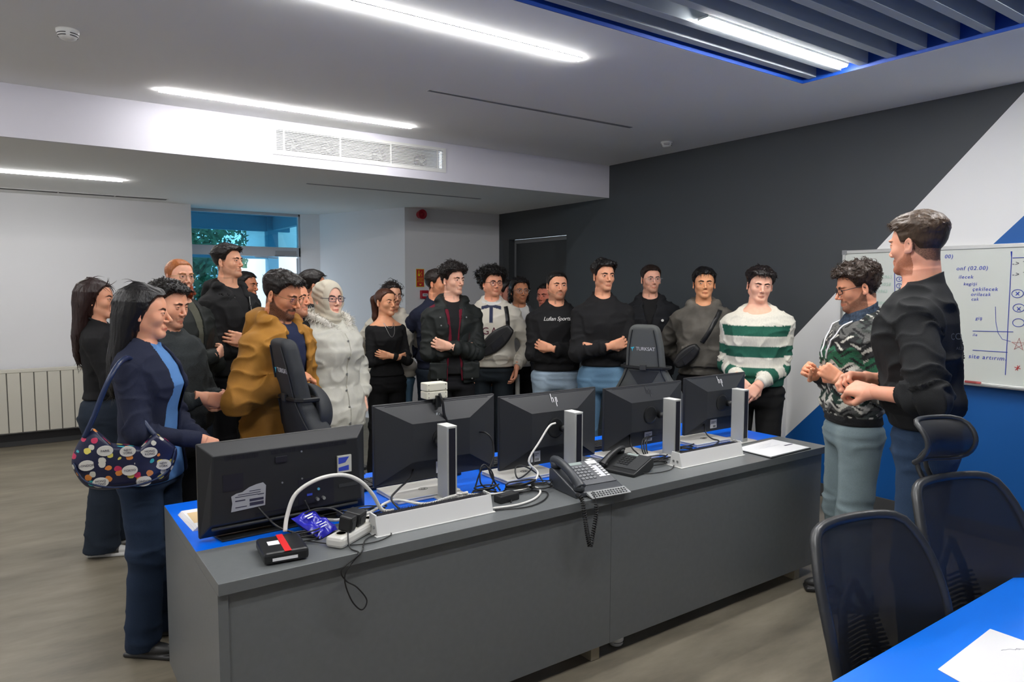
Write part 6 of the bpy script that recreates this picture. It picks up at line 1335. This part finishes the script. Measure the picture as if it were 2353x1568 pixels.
# ------------------------------------------------------------------ bags worn by people
def worn_bag(g, label, x0, z0, L, H, ang, straps, panel):
    root = thing('waist_bag', label, 'bag'); root.matrix_world = g.root.matrix_basis.copy(); M = mat('black_nylon', (.010, .010, .011), .45, bump=.15, bscale=200); ca, sa = math.cos(ang), math.sin(ang)
    base = g.surf(x0, z0, e=0)[0]
    def fn(p):
        q = p-base; u = q[:, 0]*ca+q[:, 2]*sa; v = -q[:, 0]*sa+q[:, 2]*ca; hv = H/2*(1-.55*(np.abs(u)/(L/2))**2); d = rbox(np.stack([u, q[:, 1]-.030, v*(H/2)/np.maximum(hv, .02)], 1), (0, 0, 0), (L/2, .034, H/2), .022); return d
    V, F, G = sdf_mesh(fn, base-np.array((.25, .03, .22)), base+np.array((.25, .12, .22)), .006); np_mesh('pouch', V, F, M, root)
    def P(u, v, e=.068): return (base[0]+u*ca-v*sa, base[1]+e, base[2]+u*sa+v*ca)
    m = MB(); m.tube([P(u, .012, .066) for u in np.linspace(-L*.36, L*.36, 12)], .0022, 6); m.build('zip', M_blk2, root)
    m = MB(); m.add([P(-L*.16, -.045), P(L*.22, -.045), P(L*.16, .005), P(-L*.2, .005), P(-L*.16, -.045, .072), P(L*.22, -.045, .072), P(L*.16, .005, .072), P(-L*.2, .005, .072)], [(0, 1, 2, 3), (4, 5, 6, 7), (0, 1, 5, 4), (1, 2, 6, 5), (2, 3, 7, 6), (3, 0, 4, 7)]); m.build('front_panel', panel, root)
    for pts, fr in straps:
        o = ribbon_on(g, pts, .032, M, 'strap', front=fr); o.parent = root
    return root
worn_bag(g15, 'black angular crossbody bag worn across the cream fleece pullover', -.045, 1.16, .34, .16, -.72, [([(-.14, 1.28), (-.135, 1.36), (-.12, 1.44)], True), ([(.08, 1.04), (.13, 1.0), (.19, .98)], True)], mat('black_gloss_panel', (.02, .02, .022), .25))
worn_bag(g22, 'small black waist bag slung across the washed grey hoodie', .105, 1.10, .23, .12, -.75, [([(.0, 1.20), (-.05, 1.28), (-.11, 1.40), (-.125, 1.44)], True)], mat('black_gloss_panel', 0))

# patterned shoulder bag of the woman in the blazer
def bag_material():
    m = bpy.data.materials.new('food_print_fabric'); m.use_nodes = True; nt = m.node_tree; N = nt.nodes; L = nt.links; p = N['Principled BSDF']; p.inputs['Roughness'].default_value = .35
    tc = N.new('ShaderNodeTexCoord'); cur = None
    base = N.new('ShaderNodeRGB'); base.outputs[0].default_value = (.010, .013, .045, 1); cur = base.outputs[0]
    for sc, th, cols in ((27, .36, [(.0, (.55, .03, .10)), (.2, (.72, .25, .05)), (.4, (.70, .60, .12)), (.6, (.04, .38, .42)), (.8, (.60, .58, .50))]),):
        v = N.new('ShaderNodeTexVoronoi'); v.inputs['Scale'].default_value = sc; v.inputs['Randomness'].default_value = .75; L.new(tc.outputs['Object'], v.inputs['Vector'])
        r = N.new('ShaderNodeValToRGB'); r.color_ramp.interpolation = 'CONSTANT'; e = r.color_ramp.elements; e[0].position = 0; e[0].color = (*cols[0][1], 1); e[1].position = cols[1][0]; e[1].color = (*cols[1][1], 1)
        for a, c in cols[2:]: k = e.new(a); k.color = (*c, 1)
        s = N.new('ShaderNodeSeparateColor'); L.new(v.outputs['Color'], s.inputs[0]); L.new(s.outputs[0], r.inputs[0])
        n = N.new('ShaderNodeTexNoise'); n.inputs['Scale'].default_value = 60; L.new(tc.outputs['Object'], n.inputs['Vector'])
        a = N.new('ShaderNodeMath'); a.operation = 'MULTIPLY_ADD'; a.inputs[1].default_value = .25; L.new(n.outputs[0], a.inputs[0]); L.new(v.outputs['Distance'], a.inputs[2])
        l = N.new('ShaderNodeMath'); l.operation = 'LESS_THAN'; l.inputs[1].default_value = th+.125; L.new(a.outputs[0], l.inputs[0])
        x = N.new('ShaderNodeMix'); x.data_type = 'RGBA'; L.new(l.outputs[0], x.inputs[0]); L.new(cur, x.inputs[6]); L.new(r.outputs[0], x.inputs[7]); cur = x.outputs[2]
    L.new(cur, p.inputs['Base Color']); return m
bc = CAM+ray(290, 1050)*2.93; hb = thing('shoulder_bag', 'dark blue shoulder bag with colourful food print hanging beside the navy blazer', 'bag', tuple(bc), -math.radians(5))
def bag_fn(p):
    x, y, z = p.T; top = -.02+.55*x**2*10*.28+.10*np.clip(-x-.02, 0, 1)+.02; d = ell(p*np.array((1, 1, 1)), (0, 0, .0), (.192, .060, .165)); d = smax(d, z-np.interp(x, [-.19, -.12, -.05, .05, .11, .15, .19], [.10, .145, .055, .035, .09, .06, .02]), .012); d = smax(d, -z-.125-.0*x, .03); return d-.003*vnoise(p*16, 4)
V, F, G = sdf_mesh(bag_fn, (-.22, -.09, -.18), (.22, .09, .2), .006); np_mesh('bag_body', V, F, bag_material(), hb)
M_navyn = mat('navy_nylon', (.012, .025, .075), .35)
m = MB(); m.tube(smooth_path([(-.145, -.012, .10), (-.11, -.03, .18), (-.08, -.03, .26), (-.045, -.02, .34), (-.005, .03, .395), (.03, .10, .40), (.045, .14, .34), (.03, .10, .24), (.07, .04, .14), (.115, .0, .07)], 8), .011, 8); m.build('strap', M_navyn, hb, smooth=True)
m = MB(); m.tube(smooth_path([(-.185, -.02, .0), (-.15, -.045, -.07), (-.06, -.055, -.108), (.06, -.055, -.108), (.15, -.045, -.07), (.185, -.02, .02)], 6), .004, 6); m.build('piping', M_navyn, hb, smooth=True)
for s, x, z in (('PARIS', -.075, .045), ('NEW YORK', .005, .035), ('HONG KONG', .085, .02), ('TOKYO', .01, -.045), ('NEW YORK', .135, -.04), ('LONDON', -.14, -.01), ('HONG KONG', -.095, -.085), ('LONDON', .06, -.10)):
    t_ = MB(); y = -.2
    for _ in range(60):
        dd = bag_fn(np.array([[x, y, z]]))[0]; y += np.clip(dd*.8, -.02, .02)
    y -= .007; v = [(x+.029*math.cos(a), y, z+.021*math.sin(a)) for a in np.linspace(0, 2*math.pi, 21)[:-1]]; t_.add(v+[(a, b+.006, c) for a, b, c in v], [tuple(range(20))]+[(i, (i+1) % 20, 20+(i+1) % 20, 20+i) for i in range(20)]); pt = t_.build('printed_bubble', mat('bubble_white', (.62, .60, .54), .5), hb)
    for k, wd in enumerate(s.split()): text_on('bubble_letters', wd, .0125, M_inkk, pt, frame_M((x, y-.001, z+(.006 if len(s.split()) > 1 else 0)-.012*k), (1, 0, 0), (0, 0, 1)), depth=.0006)

# ------------------------------------------------------------------ gaming chairs
M_gch = mat('gaming_fabric_dark', (.020, .023, .027), .7, bump=.1, bscale=300); M_gch2 = mat('gaming_fabric_grey', (.075, .080, .078), .75, bump=.1, bscale=300)
def gaming_chair(label, loc, az, grey, S=1.0, reclin=.10):
    t = thing('gaming_chair', label, 'chair', (*loc, 0), -math.radians(az)); A, B = (M_gch2, mat('gaming_fabric_light', (.135, .14, .132), .8)) if grey else (M_gch, M_gch2)
    def hw(z): return np.interp(z, [.42, .55, .75, .95, 1.04, 1.12, 1.25, 1.36, 1.41], [.22, .265, .265, .225, .170, .135, .125, .105, .085])
    def back(p):
        q = p.copy(); q[:, 1] = p[:, 1]+.235+reclin*(p[:, 2]-.45); w = hw(p[:, 2]); x = np.abs(p[:, 0]); y = q[:, 1]-.10*np.clip(x-.12, 0, 1)**1.0*np.where(p[:, 2] < 1.1, 1.4, .4); wg = np.interp(p[:, 2], [.45, .6, .8, .95, 1.1], [.26, .20, .10, .045, 0])*sstep(.10, .19, x)
        d = smax(x-w, np.abs(y-wg/2)-.038-wg/2, .025); d = smax(d, p[:, 2]-1.405, .035); return smax(d, .42-p[:, 2], .03)
    V, F, G = sdf_mesh(back, (-.32, -.50, .38), (.32, .25, 1.46), .0085); np_mesh('backrest', V, F, A, t)
    def Y(z, e=0): return -.235-reclin*(z-.45)-.038-e
    for s_ in (1, -1):
        z = np.linspace(.50, 1.37, 26); P = [(s_*(float(hw(a))-.028), Y(a, .004)+.14*max(0, float(hw(a))-.028-.12)*(1.4 if a < 1.1 else .4), a) for a in z]; MB().tube(P, .0035, 6).build('seam', M_blk2 if not grey else M_blk, t)
    if grey:
        m = MB(); m.add([(-.105, Y(1.09, .003), 1.09), (.105, Y(1.09, .003), 1.09), (0, Y(.93, .006), .93), (-.105, Y(1.09, -.01), 1.09), (.105, Y(1.09, -.01), 1.09), (0, Y(.93, -.01), .93)], [(0, 1, 2), (3, 4, 5), (0, 1, 4, 3), (1, 2, 5, 4), (2, 0, 3, 5)]); m.build('back_inset', M_gch, t)
    m = MB(); w = .165; zz = 1.115 if grey else 1.12; m.tube([(-w, Y(zz)+.02, zz), (-w*.8, Y(zz, .003), zz), (0, Y(zz, .005), zz-.006), (w*.8, Y(zz, .003), zz), (w, Y(zz)+.02, zz), (w*.98, Y(zz)+.09, zz+.0), (0, Y(zz)+.10, zz), (-w*.98, Y(zz)+.09, zz)], .011, 6, closed=True); m.build('strap', M_blk, t)
    MB().box((0, Y(zz, .014), zz), (.045, .012, .035)).build('buckle', M_blk2, t, bevel=.002)
    zl = 1.24 if grey else 1.25
    text_on('chair_logo_letters', 'TURKSAT', .034, mat('logo_white', (.6, .6, .62), .5), t, frame_M((.015, Y(zl, .001), zl), (1, 0, 0), (0, reclin*-1, 1)), spacing=.9)
    m = MB(); m.prism([(-.088, .008), (-.06, .014), (-.064, .004), (-.070, .002), (-.074, -.018), (-.078, .0)], Y(zl, .002), Y(zl, .0), axis=1, M=Matrix.Translation((-.003, 0, zl))); m.build('chair_logo_mark', mat('logo_cyan', (.05, .45, .62), .5), t)
    if not grey:
        V, F, G = sdf_mesh(lambda p: smax(ell(p, (0, Y(1.04)+.085, 1.04), (.19, .105, .14)), Y(1.04)+.078-p[:, 1], .01), (-.22, -.4, .86), (.22, .1, 1.22), .008); np_mesh('lumbar_pillow', V, F, M_gch, t)
    V, F, G = sdf_mesh(lambda p: smin(rbox(p, (0, .02, .44), (.24, .26, .05), .045), smin(ell(p, (.24, .02, .48), (.05, .22, .045)), ell(p, (-.24, .02, .48), (.05, .22, .045)), .01), .03), (-.33, -.32, .36), (.33, .34, .56), .010); np_mesh('seat', V, F, A, t)
    for s_ in (1, -1):
        m = MB(); m.bb((s_*.30-.02, -.02, .40), (s_*.30+.02, .03, .62)); m.bb((s_*.27-.02, -.02, .39), (s_*.30+.01, .03, .42)); ar = m.build('armrest_post', M_blk, t, bevel=.003); MB().bb((s_*.30-.045, -.12, .62), (s_*.30+.045, .14, .65)).build('armrest_pad', M_blk, ar, bevel=.01)
    MB().tube([(0, 0, .08), (0, 0, .25)], .03, 16).tube([(0, 0, .25), (0, 0, .40)], .018, 16).build('gas_lift', M_blk, t)
    for k in range(5):
        a = k*2*math.pi/5+.3; c, s = math.cos(a), math.sin(a); lg = MB().tube([(0, 0, .11), (.30*c, .30*s, .075)], [.028, .018], 8).build('base_arm', M_blk, t); MB().tube([(.30*c-.022*s, .30*s+.022*c, .03), (.30*c+.022*s, .30*s-.022*c, .03)], .03, 14).tube([(.30*c, .30*s, .03), (.30*c, .30*s, .08)], .008, 6).build('caster', M_blk, lg)
    return t
gaming_chair('black gaming chair with lumbar pillow seen from the side behind the television', (1.455, 3.40), 88, False, reclin=.19)
gaming_chair('grey gaming chair with white lettering on its headrest behind the rightmost monitors', (3.76, 3.49), 66, True)

# ------------------------------------------------------------------ mesh office chairs
def mesh_cloth():
    m = bpy.data.materials.new('chair_mesh_fabric'); m.use_nodes = True; nt = m.node_tree; N = nt.nodes; L = nt.links; p = N['Principled BSDF']; p.inputs['Base Color'].default_value = (.014, .015, .017, 1); p.inputs['Roughness'].default_value = .6
    tr = N.new('ShaderNodeBsdfTransparent'); x = N.new('ShaderNodeMixShader'); x.inputs[0].default_value = .93; o = N['Material Output']; L.new(tr.outputs[0], x.inputs[1]); L.new(p.outputs[0], x.inputs[2]); L.new(x.outputs[0], o.inputs[0]); return m
M_mesh = mesh_cloth(); M_fr = mat('chair_frame_plastic', (.030, .032, .034), .38)
def mesh_chair(label, loc, az, headrest, tilt=.18, scale=1.0, zt=1.06):
    t = thing('office_chair', label, 'chair', (*loc, 0), -math.radians(az)); zb = .56; H = zt-zb
    def S(u, v, e=0):                                       # u -1..1 across, v 0..1 up
        w = .215+.022*math.sin(math.pi*min(1, v*1.1))-.035*max(0, v-.75)*4*.5; y = -.21-tilt*v*H-.035*math.sin(math.pi*v)*.0+.045*(u*u)-.035*(1-u*u)*(1-v)+.03*math.sin(v*3)+.0; return (u*w*scale, y+e, zb+H*v)
    def sq(a):                                             # rounded outline
        c, s = math.cos(a), math.sin(a); q = (abs(c)**8+abs(s)**8)**(-.125); return c*q, s*q
    out = [sq(2*math.pi*k/64) for k in range(64)]; m = MB(); m.tube([S(u, .5+.5*v) for u, v in out], .0150, 8, closed=True); m.build('back_frame', M_fr, t, smooth=True)
    n = 16; v_ = []; f_ = []
    for j in range(n+1):
        for i in range(n+1):
            u, v = i/n*2-1, j/n*2-1; r = max(abs(u), abs(v)); q = 1 if r == 0 else r/((abs(u)**8+abs(v)**8)**.125); v_.append(S(u*q*.99, .5+.5*v*q*.99, .008))
    for j in range(n):
        for i in range(n): k = j*(n+1)+i; f_.append((k, k+1, k+n+2, k+n+1))
    MB().add(v_, f_).build('back_mesh', M_mesh, t, smooth=True)
    m = MB(); m.tube([S(-.35, .02, -.04), S(-.2, .45, -.055), S(0, .62, -.04)], .013, 8); m.tube([S(.35, .02, -.04), S(.2, .45, -.055), S(0, .62, -.04)], .013, 8); m.build('back_support', M_fr, t, smooth=True)
    m = MB()
    for k in range(13): v = .06+.03*k; w = .5-.022*k; m.tube([S(-w, v, -.03), S(0, v, -.035), S(w, v, -.03)], .004, 5)
    m.build('lumbar_ribs', M_fr, t)['kind'] = 'stuff'
    m = MB(); m.tube([S(0, .1, -.05), (0, -.26, .45), (0, -.1, .42)], .022, 8); m.build('spine', M_fr, t, smooth=True)
    if headrest:
        y0 = S(0, 1)[1]; m = MB(); m.tube(smooth_path([(-.02, y0-.03, zt-.04), (-.02, y0-.075, zt+.03), (-.02, y0-.03, zt+.10)], 5), .008, 8); m.tube(smooth_path([(.02, y0-.03, zt-.04), (.02, y0-.075, zt+.03), (.02, y0-.03, zt+.10)], 5), .008, 8); st = m.build('headrest_stem', M_fr, t, smooth=True)
        def Hd(u, v): return (u*.112, y0+.035*u*u-.05*v*v-.01, zt+.115+v*.068)
        fr = MB(); fr.tube([Hd(*sq(2*math.pi*k/40)) for k in range(40)], .008, 8, closed=True); fr.build('headrest_frame', M_fr, t, smooth=True)
        v_ = []; f_ = []
        for j in range(11):
            for i in range(11):
                u, v = i/5-1, j/5-1; r = max(abs(u), abs(v)); q = 1 if r == 0 else r/((abs(u)**8+abs(v)**8)**.125); v_.append(Hd(u*q, v*q))
        for j in range(10):
            for i in range(10): k = j*11+i; f_.append((k, k+1, k+12, k+11))
        MB().add(v_, f_).build('headrest_mesh', M_mesh, t, smooth=True)
    V, F, G = sdf_mesh(lambda p: rbox(p, (0, .03, .44), (.245, .24, .032), .03), (-.3, -.25, .38), (.3, .32, .5), .012); np_mesh('seat', V, F, mat('seat_fabric_black', (.015, .015, .016), .9), t)
    MB().tube([(0, 0, .08), (0, 0, .25)], .028, 14).tube([(0, 0, .25), (0, 0, .41)], .017, 14).build('gas_lift', M_blk, t)
    for k in range(5):
        a = k*2*math.pi/5; c, s = math.cos(a), math.sin(a); lg = MB().tube([(0, 0, .11), (.29*c, .29*s, .075)], [.026, .016], 8).build('base_arm', M_blk, t); MB().tube([(.29*c-.02*s, .29*s+.02*c, .028), (.29*c+.02*s, .29*s-.02*c, .028)], .028, 14).build('caster', M_blk, lg)
    return t
mesh_chair('black mesh office chair without headrest at the blue table, nearest the camera', (1.85, .70), 188, False, tilt=.33, zt=1.0)
mesh_chair('black mesh office chair with a headrest at the far side of the blue table', (2.315, .65), 192, True, tilt=.33, zt=1.05)
